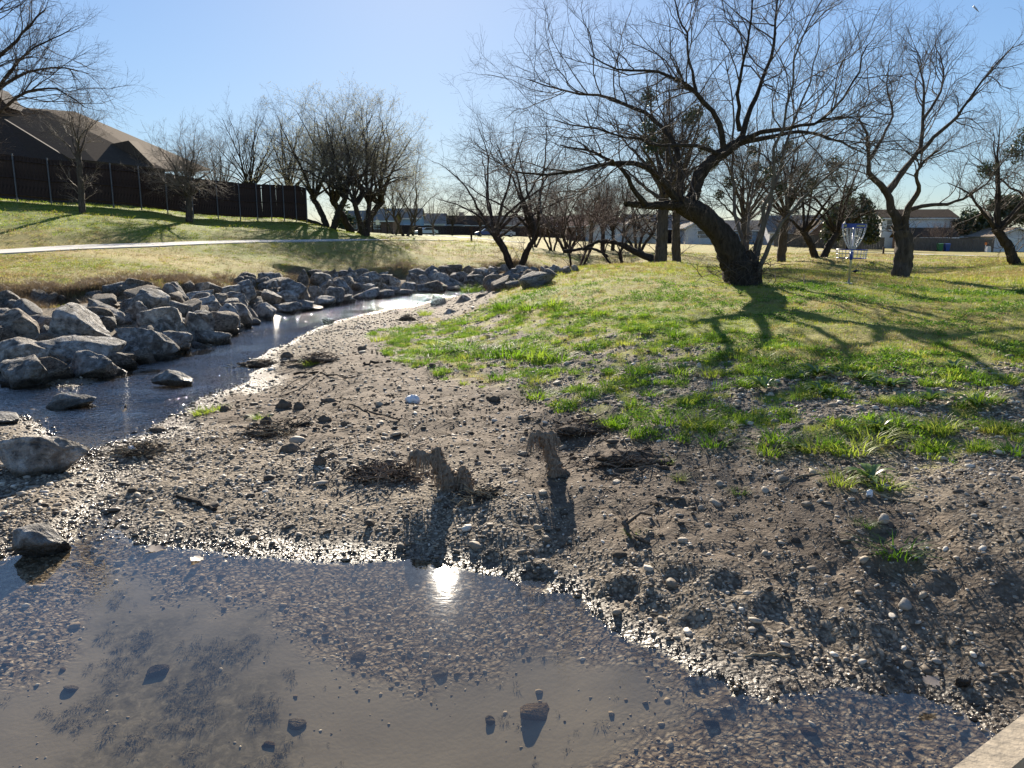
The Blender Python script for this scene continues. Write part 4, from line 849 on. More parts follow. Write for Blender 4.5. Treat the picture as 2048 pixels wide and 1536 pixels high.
p_dark = proto('low_forked_tree', 'dark low forked tree left of the disc golf basket', auto(6.8, 8.0, 1.5, 12, 71, .30, cfgC, (0, 0), 2, 1.1, .02), 'bark', 'twig', gp(1640, 46), .2, 1.0, tr_mist(8, [((-1.0, 0, 4.0), .5), ((.8, .2, 4.6), .5), ((-2.0, 0, 3.6), .4), ((.2, -.5, 5.3), .45), ((1.8, .2, 3.9), .4)]))
dup(p_dark, gp(2048, 30), 2.9, .9, 'dark tree cut off by the right edge of the picture')
p_lean = proto('slanting_tree', 'slanting thin stemmed tree beside the far creek bend', auto(6.0, 5.5, 1.9, 9, 73, .14, cfgD, (.7, 0), 3, 1.0, .04), 'bark', 'twig_red', gp(1150, 50), .8, .95)
dup(p_lean, gp(1252, 43), 2.7, .85, 'slanting thin stemmed tree above the fallen log')
dup(p_lean, gp(1105, 70), 4.2, 1.1, 'spindly tree left of the far creek bend')
dup(p_lean, gp(1068, 74), 1.2, 1.15, 'spindly tree behind the many stemmed creek tree')
dup(p_multi, gp(1135, 66), 2.4, .72, 'spreading low tree in the thicket behind the far creek bend')
dup(p_multi, gp(1275, 62), 4.1, .68, 'broad twiggy tree behind the fallen log stub')
dup(p_mid, gp(1180, 78), .7, .8, 'mistletoe flecked tree deep in the centre thicket')
dup(p_back, gp(1205, 68), 5.2, .8, 'straight trunked tree behind the fallen log')
dup(p_back, gp(1225, 72), 3.9, .72, 'thin straight tree on the lawn behind the fallen log')
dup(p_vase, gp(1568, 118), .9, .8, 'small vase shaped tree before the long grey roof')
dup(p_vase, gp(1600, 117), 2.9, .7, 'tiny forked tree behind the wooden yard fence')
dup(p_back, gp(1880, 150), 2.0, .8, 'bare tree rising behind the two storey white house')
dup(p_lean, gp(1900, 116), 2.0, .85, 'bare shrub like tree over the yard fence near the bins')
dup(p_lean, gp(1860, 117), 5.0, .7, 'bare shrub over the yard fence by the white house')
# fallen log and arching limbs
def log(name, pts, D, r0, r1, label, mat='bark', d1=0.0, cat='log', nb=0):
    P, a, b = limb(pts, D, r0, r1, 0, d1); P = np.array(P); base = P[0].copy(); kk = 22; s_ = np.r_[0, np.cumsum(np.linalg.norm(np.diff(P, axis=0), axis=1))]; t = np.linspace(0, s_[-1], kk)
    Q = np.stack([np.interp(t, s_, P[:, j]) for j in range(3)], -1)
    for _ in range(2): Q[1:-1] = Q[1:-1] * .5 + (Q[:-2] + Q[2:]) * .25
    r = np.random.default_rng(int(pts[0][0])); Q[1:-1] += r.normal(0, r0 * .12, (kk - 2, 3)); m = MB(); m.tube(Q - base, (a + (b - a) * np.linspace(0, 1, kk)) * (1 + .12 * r.normal(size=kk)), 9)
    return tag(m.build(name, M[mat], None, True, tuple(base)), label, cat)
log('fallen_log', [(1312, 522), (1290, 512), (1262, 500), (1240, 486), (1205, 482), (1180, 488), (1165, 500)], 42.5, .28, .10, 'curved dark fallen log on the grass behind the mound', d1=1.0)
log('fallen_limb', [(1126, 503), (1160, 498), (1185, 497), (1205, 505), (1216, 514)], 47, .13, .10, 'low arching dead limb left of the fallen log')
log('log_stub', [(1300, 519), (1285, 506), (1277, 497)], 42.8, .17, .13, 'short broken stub propped on the fallen log')
log('low_limb', [(664, 466), (640, 448), (615, 440), (585, 438), (545, 430), (505, 425)], 56.5, .22, .07, 'dark low limb reaching left from the domed tree past the fence end')
# evergreen crowns
def evergreen(name, label, px, D, blobs, seed, leaf=.16, n_=2200):
    o = thing(name, label, 'tree', gp(px, D), 0, 'evergreen trees by the houses'); hb = max(c[2] for c, _ in blobs); m = MB()
    m.tube([(0, 0, -.2), (.1, 0, hb * .3), (0, 0, hb * .75)], [.35, .26, .12], 8)
    for c, _ in blobs[:6]: m.tube([(0, 0, hb * .3), (c[0] * .5, c[1] * .5, c[2] * .7), c], [.16, .1, .04], 6)
    m.build('trunk', M['bark'], o, True); r = np.random.default_rng(seed); Q = []
    for c, rad in blobs:
        rad = np.array(rad); sub = r.normal(size=(26, 3)); sub /= np.linalg.norm(sub, axis=1, keepdims=True); sub = np.array(c) + sub * rad * r.uniform(.55, 1.0, (26, 1))
        k = n_ // 26; Q.append((sub[:, None] + r.normal(0, .17, (26, k, 3)) * rad.mean()).reshape(-1, 3))
    q = np.concatenate(Q); q = q[q[:, 2] > .7]; u = r.normal(size=q.shape); u /= np.linalg.norm(u, axis=1, keepdims=True); v = np.cross(u, r.normal(size=q.shape)); v /= np.linalg.norm(v, axis=1, keepdims=True); s_ = leaf * r.uniform(.5, 1.4, (len(q), 1))
    V = np.stack([q - u * s_, q + v * s_ * .6, q + u * s_, q - v * s_ * .6], 1).reshape(-1, 3); link('crown', npmesh('crown', V, np.arange(len(V)).reshape(-1, 4), M['ever']), o); return o
evergreen('evergreen_tree', 'big rounded dark evergreen behind the disc golf basket', 1695, 104, [((0, 0, 4.4), (3.1, 2.4, 2.3)), ((2.0, 0, 3.6), (1.9, 1.8, 2.0)), ((-1.9, 0, 4.0), (1.8, 1.7, 1.6)), ((.8, 0, 5.6), (1.9, 1.8, 1.3)), ((2.6, .3, 2.0), (1.3, 1.3, 1.4)), ((-2.2, .2, 2.2), (1.3, 1.3, 1.3))], 3)
evergreen('evergreen_tree', 'wide dark evergreen over the garage house roof', 1985, 128, [((0, 0, 5.6), (3.2, 2.6, 2.2)), ((-3.4, 0, 5.0), (2.4, 2.2, 1.7)), ((3.2, 0, 6.4), (2.8, 2.4, 2.2)), ((-5.0, 0, 4.2), (1.6, 1.6, 1.4)), ((1.0, 0, 7.2), (2.4, 2.2, 1.5)), ((6, 0, 6), (2.6, 2.4, 2.4))], 4, .2)
for px, D, sc_e, lab in ((884, 200, 1.0, 'small dark evergreen among the far rooftops'), (930, 205, .8, 'pointed dark conifer behind the far brown roofs'), (775, 190, 1.3, 'dark evergreen mass behind the domed trees'), (1010, 195, 1.2, 'dark evergreen behind the many stemmed creek tree'), (690, 150, 1.1, 'dark evergreen seen between the domed tree trunks')):
    evergreen('evergreen_tree', lab, px, D, [((0, 0, 3.0 * sc_e), (1.7 * sc_e, 1.6, 2.0 * sc_e)), ((.8, 0, 2.0 * sc_e), (1.5, 1.4, 1.3)), ((-.9, 0, 2.2 * sc_e), (1.4, 1.4, 1.5 * sc_e))], int(px), .22, 700)
# ------------------------------------------------------------------ buildings and fences
def shingle(name, c): 
    t = NT(name); v = t.obj(); b = t.n('ShaderNodeTexBrick'); t.t.links.new(v, b.inputs[0]); b.inputs['Scale'].default_value = 3.2
    for i, f in ((1, .88), (2, 1.12), (3, .7)): b.inputs[i].default_value = (*[q * f for q in c], 1)
    nz = t.noise(1.2, 4, .6, v); return t.base(t.mix(t.mapr(nz.outputs[0], .3, .7, 0, .35), b.outputs[0], tuple(q * .75 for q in c)), .9, 0, t.bump(nz.outputs[0], .3), .03)
def brick(name, c):
    t = NT(name); v = t.obj(); mp = t.n('ShaderNodeMapping'); t.t.links.new(v, mp.inputs[0]); mp.inputs['Rotation'].default_value = (PI / 2, 0, 0); b = t.n('ShaderNodeTexBrick'); t.t.links.new(mp.outputs[0], b.inputs[0]); b.inputs['Scale'].default_value = 4
    for i, f in ((1, .85), (2, 1.15), (3, 1.5)): b.inputs[i].default_value = (*[min(1, q * f) for q in c], 1)
    return t.base(b.outputs[0], .9, 0, t.bump(b.outputs[1], .3), .3)
M['roof_brown'] = shingle('brown_shingles', (.10, .073, .053)); M['roof_grey'] = shingle('grey_shingles', (.30, .27, .24)); M['roof_red'] = shingle('reddish_shingles', (.34, .21, .16)); M['roof_tan'] = shingle('tan_shingles', (.33, .27, .21))
M['brick_shade'] = brick('shaded_brick', (.05, .036, .034)); M['brick_dark'] = brick('dark_brick', (.14, .085, .065)); M['brick_tan'] = brick('tan_brick', (.42, .34, .26)); M['brick_pale'] = brick('pale_brick', (.52, .48, .42)); M['siding'] = simple('white_siding', (.72, .72, .70), .7, 0, .05, 2); M['siding_blue'] = simple('blue_siding', (.25, .38, .52), .7, 0, .06, 2)  # brick_shade: shade on the fenced house's walls put into a darkened brick colour
M['siding_grey'] = simple('grey_siding', (.58, .58, .6), .7, 0, .05, 2); M['trim'] = simple('white_trim', (.78, .77, .74), .6, 0, .04, 3); M['glass'] = simple('window_glass', (.03, .035, .045), .08, 0, .2, 2, 0, .7)
M['wood'] = bark_mat('weathered_fence_boards', (.024, .017, .016), (.085, .057, .048), 3); M['wood_grey'] = bark_mat('grey_fence_boards', (.09, .075, .065), (.19, .165, .145), 3); M['post_steel'] = simple('weathered_steel_post', (.13, .135, .15), .6, .3, .15, 6); M['steel'] = simple('galvanised_steel', (.55, .56, .58), .4, .85, .12, 6)
def house(name, label, px, D, w, d, hw, hr, roof, wall, rz=0.0, wins=(), doors=(), garage=None, chim=None, gable='x', ov=.4, z=None):
    x, y, zz = gp(px, D); o = thing(name, label, 'house', (x, y + d / 2, zz if z is None else z), rz, 'houses beyond the park'); m = MB()
    if gable == 'x':   # ridge along x
        m.add([(-w / 2, -d / 2, -1), (w / 2, -d / 2, -1), (w / 2, d / 2, -1), (-w / 2, d / 2, -1), (-w / 2, -d / 2, hw), (w / 2, -d / 2, hw), (w / 2, d / 2, hw), (-w / 2, d / 2, hw), (-w / 2, 0, hr - .1), (w / 2, 0, hr - .1)], [(0, 1, 5, 4), (1, 2, 6, 9, 5), (2, 3, 7, 6), (3, 0, 4, 8, 7)])
        ends = [((-w / 2 - ov, -d / 2 - ov), (w / 2 + ov, -d / 2 - ov), (w / 2 + ov, 0), (-w / 2 - ov, 0)), ((-w / 2 - ov, d / 2 + ov), (w / 2 + ov, d / 2 + ov), (w / 2 + ov, 0), (-w / 2 - ov, 0))]
        sl = (hr - hw) / (d / 2); rf = [[(a[0], a[1], hr - sl * abs(a[1])) for a in e] for e in ends]
    else:
        m.add([(-w / 2, -d / 2, -1), (w / 2, -d / 2, -1), (w / 2, d / 2, -1), (-w / 2, d / 2, -1), (-w / 2, -d / 2, hw), (w / 2, -d / 2, hw), (w / 2, d / 2, hw), (-w / 2, d / 2, hw), (0, -d / 2, hr - .1), (0, d / 2, hr - .1)], [(0, 1, 5, 8, 4), (1, 2, 6, 5), (2, 3, 7, 9, 6), (3, 0, 4, 7)])
        sl = (hr - hw) / (w / 2); ends = [((-w / 2 - ov, -d / 2 - ov), (-w / 2 - ov, d / 2 + ov), (0, d / 2 + ov), (0, -d / 2 - ov)), ((w / 2 + ov, -d / 2 - ov), (w / 2 + ov, d / 2 + ov), (0, d / 2 + ov), (0, -d / 2 - ov))]; rf = [[(a[0], a[1], hr - sl * abs(a[0])) for a in e] for e in ends]
    m.build('wall', M[wall], o); m = MB()
    for e in rf: m.prism(e, (0, 0, .14))
    ro = m.build('roof', M[roof], o)
    m = MB(); m.box((0, -d / 2 - ov - .02, (hw - sl * ov) - .06), (w + 2 * ov, .04, .2)) if gable == 'x' else [m.tube([(-w / 2 - ov, -d / 2 - ov - .03, hw - sl * ov), (0, -d / 2 - ov - .03, hr), (w / 2 + ov, -d / 2 - ov - .03, hw - sl * ov)], .09, 4)]
    m.build('fascia', M['trim'], ro)
    for (wx, wz, ww, wh) in wins:
        f = MB().box((wx, -d / 2 - .03, wz), (ww + .16, .08, wh + .16)).build('window', M['trim'], o); MB().box((wx, -d / 2 - .075, wz), (ww, .02, wh)).build('pane', M['glass'], f); MB().box((wx, -d / 2 - .09, wz), (ww, .015, .05)).build('sash_bar', M['trim'], f)
    for (wx, ww, wh) in doors: MB().box((wx, -d / 2 - .03, wh / 2), (ww, .07, wh)).build('door', M['wood'], o)
    if garage:
        gx_, gw, gh = garage; g = MB().box((gx_, -d / 2 - .03, gh / 2), (gw + .2, .06, gh + .12)).build('garage_door', M['trim'], o)
        for k in range(4): MB().box((gx_, -d / 2 - .075, gh * (k + .5) / 4), (gw, .03, gh / 4 - .04)).build('panel', M['siding'], g)
    if chim: cx, cy, ch, cw_ = chim; MB().box((cx, cy, ch / 2 + .5), (cw_, cw_ * .7, ch + 1)).box((cx, cy, ch + 1.06), (cw_ + .15, cw_ * .7 + .15, .12)).build('chimney', M['brick_tan'], ro)
    return o
house('house', 'low house with reddish roof and white garage gable left of the fallen log trees', 1185, 126, 8.5, 9, 2.5, 4.1, 'roof_red', 'brick_dark', 0, [(-2, 1.5, 1.2, 1.0)], [(3.2, .9, 2.1)])
house('house_wing', 'pale garage gable in front of the reddish roofed house', 1210, 121, 5.2, 6, 2.5, 3.9, 'roof_red', 'siding_grey', 0, [], [], (0, 4.2, 2.1), None, 'y')
house('house', 'long pale brick house with grey roof behind the straight grey tree', 1335, 128, 13.5, 9, 2.5, 4.6, 'roof_grey', 'brick_pale', 0, [(-1.5, 1.4, 1.2, 1.1), (2.2, 1.4, 1.0, 1.1)], [(.4, .9, 2.1), (4.5, .9, 2.1)], None, (3.0, -1.5, 4.6, 1.7))
house('house_wing', 'pale gable wing left end of the long brick house', 1283, 122, 5.8, 7, 2.5, 4.1, 'roof_grey', 'brick_pale', 0, [(1.6, 1.3, 1.0, 1.0)], [], None, None, 'y')
house('house_wing', 'grey gable wing behind the chain link fence', 1412, 121, 6.6, 7, 2.5, 4.3, 'roof_grey', 'siding_grey', 0, [(-.6, 1.5, 1.6, 1.1)], [], None, None, 'y')
house('house', 'small blue sided house seen past the pale stems', 1495, 135, 8, 8, 2.5, 4.0, 'roof_grey', 'siding_blue', 0, [(0, 1.4, 1.2, 1.1)], [(2, .9, 2.1)])
house('house', 'house with a broad grey roof behind the wooden yard fence', 1600, 128, 9.0, 10, 2.4, 5.0, 'roof_grey', 'siding_grey', -.1, [(2.5, 1.3, 1.4, 1.0)], [(3.8, .9, 2.1)])
house('house_wing', 'dark brick gable wing below the rounded evergreen', 1640, 121, 5.2, 6, 1.6, 4.0, 'roof_brown', 'brick_dark', 0, [(.6, 1.2, 1.0, .9)], [], None, None, 'y')
house('house', 'two storey white house behind the stout forked tree', 1838, 130, 11.5, 8, 5.2, 6.5, 'roof_brown', 'siding', -.12, [(-4.6, 4.0, .8, 1.5), (0, 1.6, 1.4, 1.1)], [(-3.0, .9, 2.1)])
house('house_wing', 'brick lower wing in front of the two storey white house', 1858, 124, 8, 4, 2.2, 3.4, 'roof_brown', 'brick_dark', -.1, [(-1.5, 1.3, 1.2, 1.0), (1.6, 1.3, 1.0, .9)], [])
house('house', 'tan roofed house joined to the pale garage at the right', 1968, 128, 10, 9, 2.4, 4.4, 'roof_tan', 'brick_tan', 0, [(-2.4, 1.4, 1.2, .7)], [])
house('garage_house', 'pale blue grey garage with wide white door at the right edge', 2030, 119, 6.6, 7, 2.4, 3.6, 'roof_tan', 'siding_grey', 0, [], [], (.3, 4.9, 2.15), None, 'y')
for px, D, w, hw, hr, rf, wl_, lab, ch in ((800, 172, 9, 3.6, 5.6, 'roof_grey', 'siding_blue', 'blue sided far house behind the slender path tree', None), (905, 190, 15, 2.6, 4.6, 'roof_brown', 'brick_tan', 'long far brown house left of the creek gap', (2, 0, 4.4, 1.2)),
                               (985, 186, 13, 2.6, 4.6, 'roof_brown', 'brick_dark', 'far brown house right of the lone small tree', (-3, 0, 4.4, 1.1)), (1050, 178, 12, 2.6, 4.3, 'roof_tan', 'brick_tan', 'far tan house behind the many stemmed creek tree', None), (1115, 170, 11, 2.6, 4.4, 'roof_red', 'brick_tan', 'far reddish house left of the slanting trees', None),
                               (735, 150, 10, 2.6, 4.4, 'roof_grey', 'brick_dark', 'far dark house glimpsed between the domed trees', None), (850, 182, 9, 2.6, 4.8, 'roof_grey', 'siding_grey', 'far grey gabled house beside the blue sided one', None)):
    house('house', lab, px, D, w, 8, hw, hr, rf, wl_, 0, [(-w * .25, 1.5, 1.2, 1.0), (w * .2, 1.5, 1.2, 1.0)], [(0, .9, 2.0)], None, ch)
# house behind the tall fence (hips, valley and a small gable)
def big_house():
    b = at_D(60, 420, 56); b[2] = 4.2; o = thing('hipped_house', 'brick house with steep brown hipped roof behind the tall fence', 'house', tuple(b), 0, 'houses beyond the park'); L = lambda px, py, D: tuple(at_D(px, py, D) - b)
    def plane(pts, nm='roof_plane', mat='roof_brown', par=None): return MB().prism(pts, (0, .05, -.14)).build(nm, M[mat], par or o)
    def pl_(p, q, r_): nr = np.cross(np.array(q) - p, np.array(r_) - p); return np.array(p), nr
    def on_(px, py, pq): d = ray(px, py); o_ = np.array([0, 0, CAMZ]) - b; t_ = ((pq[0] - o_) @ pq[1]) / (d @ pq[1]); return tuple(o_ + d * t_)
    A_ = pl_(L(97, 222, 62), L(140, 317, 52.5), L(-140, 200, 62)); e1 = on_(190, 322, A_); plane([L(-140, 200, 62), L(97, 222, 62), e1, L(140, 317, 52.5), on_(8, 238, A_), on_(-60, 232, A_)])
    B_ = pl_(L(97, 222, 62), e1, L(330, 338, 53)); r1 = on_(228, 287, B_); plane([L(97, 222, 62), r1, L(330, 338, 53), e1])
    plane([L(97, 223, 62.1), L(330, 339, 53.1), L(420, 338, 66), L(150, 223, 66)]); plane([L(-140, 200, 62.1), L(97, 223, 62.1), L(150, 223, 66), L(100, 300, 74), L(-140, 290, 74)])
    plane([on_(222, 288, B_), L(257, 281, 55.0), L(306, 330, 52.9)], 'gable_roof'); plane([L(257, 281, 55.0), L(306, 330, 52.9), L(322, 333, 55), L(275, 283, 59)], 'gable_roof')
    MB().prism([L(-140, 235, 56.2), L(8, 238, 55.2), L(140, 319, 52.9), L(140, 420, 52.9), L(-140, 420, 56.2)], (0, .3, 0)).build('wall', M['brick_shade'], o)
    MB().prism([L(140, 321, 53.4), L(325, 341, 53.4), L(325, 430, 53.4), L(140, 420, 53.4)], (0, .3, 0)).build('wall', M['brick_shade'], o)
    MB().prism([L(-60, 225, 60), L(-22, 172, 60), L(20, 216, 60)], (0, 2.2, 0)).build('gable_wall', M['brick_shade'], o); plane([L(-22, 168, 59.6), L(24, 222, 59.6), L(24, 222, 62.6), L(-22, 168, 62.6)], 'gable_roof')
big_house()
# tall fence with steel posts
def tall_fence():
    px = [-250, -165, -90, -20, 48, 115, 178, 237, 292, 343, 393, 442, 486, 520, 548, 573, 597, 618]
    D = np.interp(px, [-250, 0, 300, 620], [38.5, 42, 46.5, 55.6]); X = [gx(a, d) for a, d in zip(px, D)]; Z = hgt(np.array(X), D); o = thing('tall_fence', 'tall dark board fence with pale steel posts on the left slope', 'fence', (X[0], D[0], Z[0])); b = np.array([X[0], D[0], Z[0]])
    HT = 2.45; pm = MB().tube([(0, 0, -.3), (0, 0, HT + .05)], .04, 8).mesh('post', M['post_steel']); rng = np.random.default_rng(9)
    bm_ = [MB().box((0, 0, HT / 2 + .1), (.158, .02, HT - .25 - .02 * i)).mesh('board', M['wood']) for i in range(3)]
    for i in range(len(px)):
        p = np.array([X[i], D[i], Z[i]]) - b; link('post', pm, o, tuple(p + np.array([.0, -.09, 0])))
        if i + 1 < len(px):
            q = np.array([X[i + 1], D[i + 1], Z[i + 1]]) - b; L = np.linalg.norm((q - p)[:2]); a = math.atan2(q[1] - p[1], q[0] - p[0]); nn = max(4, int(L / .162))
            for zr in (.35, 1.25, 2.15): MB().tube([p + np.array([0, -.04, zr]), q + np.array([0, -.04, zr])], .035, 4).build('rail', M['wood'], o)
            for k in range(nn): f = (k + .5) / nn; c = p + (q - p) * f; ob = link('board', bm_[rng.integers(3)], o, (c[0], c[1], c[2])); ob.rotation_euler = (0, rng.normal(0, .004), a); ob.scale = (L / nn / .1585, 1, 1)
tall_fence()
def yard_fence(name, label, pts, ht, mat='wood_grey', step=2.4):
    P = np.array([W(px, D) for px, D in pts]); b = np.array([*P[0], float(hgt(P[:1, 0], P[:1, 1])[0])]); o = thing(name, label, 'fence', tuple(b)); seg = np.r_[0, np.cumsum(np.linalg.norm(np.diff(P, axis=0), axis=1))]
    m = MB(); pp = MB(); s_ = np.arange(0, seg[-1], .16); x = np.interp(s_, seg, P[:, 0]); y = np.interp(s_, seg, P[:, 1]); z = hgt(x, y); r = np.random.default_rng(int(pts[0][0]))
    for i in range(len(x) - 1): a = math.atan2(y[i + 1] - y[i], x[i + 1] - x[i]); m.box((x[i] - b[0], y[i] - b[1] + r.normal(0, .004), z[i] - b[2] + ht / 2), (.148, .022, ht + r.normal(0, .015)), a)
    tag(m.build('boards', M[mat], o), kind='stuff')
    for s0 in np.arange(0, seg[-1], step): xx, yy = np.interp(s0, seg, P[:, 0]), np.interp(s0, seg, P[:, 1]); zz = hgt(np.array([xx]), np.array([yy]))[0]; MB().box((xx - b[0], yy - b[1] + .07, zz - b[2] + ht / 2), (.1, .1, ht + .06)).build('post', M[mat], o)
    return o
yard_fence('yard_fence', 'grey board yard fence below the broad grey roof', [(1548, 113), (1600, 112), (1700, 111), (1770, 111)], 1.75)
yard_fence('yard_fence', 'dark board yard fence running from the forked tree to the garage', [(1815, 111), (1900, 111.5), (1945, 112), (1988, 116.5)], 1.85)
yard_fence('yard_fence', 'long dark board fence before the far brown houses', [(742, 158), (860, 168), (950, 172), (1060, 165), (1150, 150)], 1.9, 'wood')
def chain_fence():
    x, y, z = gp(1374, 116); o = thing('chain_link_fence', 'silver chain link fence before the grey gable wing', 'fence', (x, y, z)); L = 5.4; H_ = 1.35
    for i in range(4): MB().tube([(L * i / 3, 0, -.1), (L * i / 3, 0, H_ + .05)], .04, 6).build('post', M['steel'], o)
    for zz in (.05, H_): MB().tube([(0, 0, zz), (L, 0, zz)], .03, 6).build('rail', M['steel'], o)
    m = MB()
    for k in range(-8, 31): 
        for sgn in (1, -1):
            xa, xb = k * .18, k * .18 + sgn * H_; t0, t1 = 0, 1
            pa = np.array([xa, 0, .05]); pb = np.array([xb, 0, H_])
            if min(xa, xb) < 0 or max(xa, xb) > L: continue
            m.tube([pa, pb], .007, 3, False)
    m.build('wire_mesh', M['steel'], o)
chain_fence()
# ------------------------------------------------------------------ disc golf basket
M['blue'] = simple('blue_paint', (.02, .06, .33), .35, 0, .1, 4, 0, .5); M['yellow'] = simple('yellow_print', (.62, .55, .2), .6, 0, .08, 8)
def basket():
    p = hit(1697, 568); o = thing('disc_golf_basket', 'disc golf basket with blue band and hanging chains on the lawn', 'basket', tuple(p)); o.rotation_euler = (0, math.radians(1.2), 0)
    MB().tube([(0, 0, -.1), (0, 0, 1.36)], .027, 12).build('pole', M['steel'], o, True); MB().tube([(0, 0, .005), (0, 0, .03)], .09, 16).build('base_plate', M['steel'], o)
    MB().tube([(0, 0, .56), (0, 0, .74)], .034, 12).build('sleeve', M['blue'], o, True)
    def ring(R, z, r, nm, mat, par): 
        a = np.linspace(0, 2 * PI, 37); m = MB(); m.tube([(R * math.cos(t), R * math.sin(t), z) for t in a], r, 6, False); return m.build(nm, M[mat], par, True)
    t = MB(); R = .335
    for k in range(24): a = 2 * PI * k / 24; t.tube([(R * .95 * math.cos(a), R * .95 * math.sin(a), .60), (R * math.cos(a), R * math.sin(a), .79)], .0055, 4, False)
    for k in range(8): a = 2 * PI * k / 8; t.tube([(.03 * math.cos(a), .03 * math.sin(a), .60), (R * .95 * math.cos(a), R * .95 * math.sin(a), .60)], .006, 4, False)
    tr = t.build('tray', M['steel'], o); ring(R, .795, .013, 'rim', 'blue', tr); ring(R * .98, .70, .007, 'rim', 'steel', tr); ring(R * .95, .60, .012, 'rim', 'blue', tr)
    # band
    a = np.linspace(0, 2 * PI, 49); Rb = .265; V = []; 
    for rr2, zz in ((Rb, 1.29), (Rb, 1.385), (Rb - .006, 1.385), (Rb - .006, 1.29)): V += [(rr2 * math.cos(t_), rr2 * math.sin(t_), zz) for t_ in a[:-1]]
    Fc = []
    for k in range(4):
        for i in range(48): Fc.append((k * 48 + i, k * 48 + (i + 1) % 48, ((k + 1) % 4) * 48 + (i + 1) % 48, ((k + 1) % 4) * 48 + i))
    bd = MB().add(V, Fc).build('band', M['blue'], o)
    def on(th, z, w, h, mat, nm): 
        x, y = (Rb + .003) * math.sin(th), -(Rb + .003) * math.cos(th); MB().box((x, y, z), (w, .003, h), th).build(nm, M[mat], bd)
    r = np.random.default_rng(2)
    for i in range(9): on(-.19 + .085 * i, 1.336, .015, .032 + .004 * (i % 2), 'yellow', 'lettering')
    on(.98, 1.338, .05, .045, 'trim', 'emblem'); on(1.25, 1.338, .06, .03, 'yellow', 'emblem'); on(-1.18, 1.338, .07, .045, 'yellow', 'emblem')
    fl = MB(); fl.prism([(-Rb - .004, -.03, 1.29), (-Rb + .02, -.05, 1.29), (-Rb + .026, -.05, 1.385), (-Rb + .04, -.055, 1.385), (-Rb + .018, -.05, 1.43), (-Rb - .012, -.03, 1.385), (-Rb, -.03, 1.385)], (0, -.006, 0)).build('arrow_flag', M['white'], o)
    for k in range(6): t_ = 2 * PI * k / 6; MB().tube([(0, 0, 1.36), ((Rb - .01) * math.cos(t_), (Rb - .01) * math.sin(t_), 1.375)], .007, 5).build('spoke', M['steel'], o)
    def chain(a0, r0, z0, r1, z1, sag): 
        k = 27; t_ = np.linspace(0, 1, k); rad = r0 + (r1 - r0) * t_ ** 1.8; z = z0 + (z1 - z0) * t_; P = np.stack([rad * math.cos(a0), rad * math.sin(a0), z], -1); MB().tube(P, np.where(np.arange(k) % 2 == 0, .0115, .0045), 5, False).build('chain', M['steel'], o)
    for k in range(14): chain(2 * PI * k / 14 + .1, Rb - .012, 1.30, .06, .80, 0)
    for k in range(7): chain(2 * PI * k / 7, .13, 1.33, .045, .82, 0)
basket()
# ------------------------------------------------------------------ small park furniture, bins, cars
def post(name, label, px, py, D, h, w=.1, mat='wood', cap=False, cat='post', sign=None):
    b = gp(px, D); o = thing(name, label, cat, b, random.uniform(-.3, .3)); MB().box((0, 0, h / 2 - .1), (w, w, h + .2)).build('shaft', M[mat], o); MB().add([(-w * .5, -w * .5, h), (w * .5, -w * .5, h), (w * .5, w * .5, h), (-w * .5, w * .5, h), (0, 0, h + w * .35)], [(0, 1, 4), (1, 2, 4), (2, 3, 4), (3, 0, 4)]).build('cap', M[mat], o)
    if sign: MB().box((0, -w * .6, h - sign[1] / 2), (sign[0], .02, sign[1])).build('sign_plate', M[sign[2]], o)
post('trail_post', 'dark wooden trail post with a small plate on the far lawn', 943, 490, 60, 1.05, .13, 'wood', sign=(.3, .22, 'wood'))
post('trail_post', 'small dark marker post in the field left of the forked tree', 1767, 515, 60, .55, .12, 'wood')
post('sign_post', 'thin post with a white sign behind the domed trees', 757, 470, 88, 1.5, .07, 'wood', sign=(.42, .5, 'white'))
for i, (px, D, h) in enumerate(((747, 84, 1.6), (763, 92, 1.0), (776, 86, 1.2))): post('wooden_post', ['taller wooden post left of the white sign', 'short wooden post just right of the white sign', 'wooden post between the white sign and slender tree'][i], px, 470, D, h, .14, 'wood')
def bin_(label, px, D, mat):
    o = thing('wheelie_bin', label, 'bin', gp(px, D), 0, 'wheeled bins at the yard fence'); MB().add([(-.24, -.28, .06), (.24, -.28, .06), (.24, .28, .06), (-.24, .28, .06), (-.31, -.36, 1.0), (.31, -.36, 1.0), (.31, .34, 1.0), (-.31, .34, 1.0)], [(0, 3, 2, 1), (4, 5, 6, 7), (0, 1, 5, 4), (1, 2, 6, 5), (2, 3, 7, 6), (3, 0, 4, 7)]).build('body', mat, o)
    MB().prism([(-.33, -.4, 1.0), (.33, -.4, 1.0), (.33, -.1, 1.09), (.33, .38, 1.05), (-.33, .38, 1.05), (-.33, -.1, 1.09)], (0, 0, .04)).build('lid', mat, o)
    for s in (-1, 1): MB().tube([(s * .27, .25, .12), (s * .33, .25, .12)], .12, 12).build('wheel', M['stick_dark'], o)
bin_('green wheeled bin standing against the dark yard fence', 1879, 109.5, simple('green_bin', (.03, .16, .06), .5)); bin_('blue wheeled bin right of the green one at the yard fence', 1893, 109.5, simple('blue_bin', (.02, .07, .28), .5))
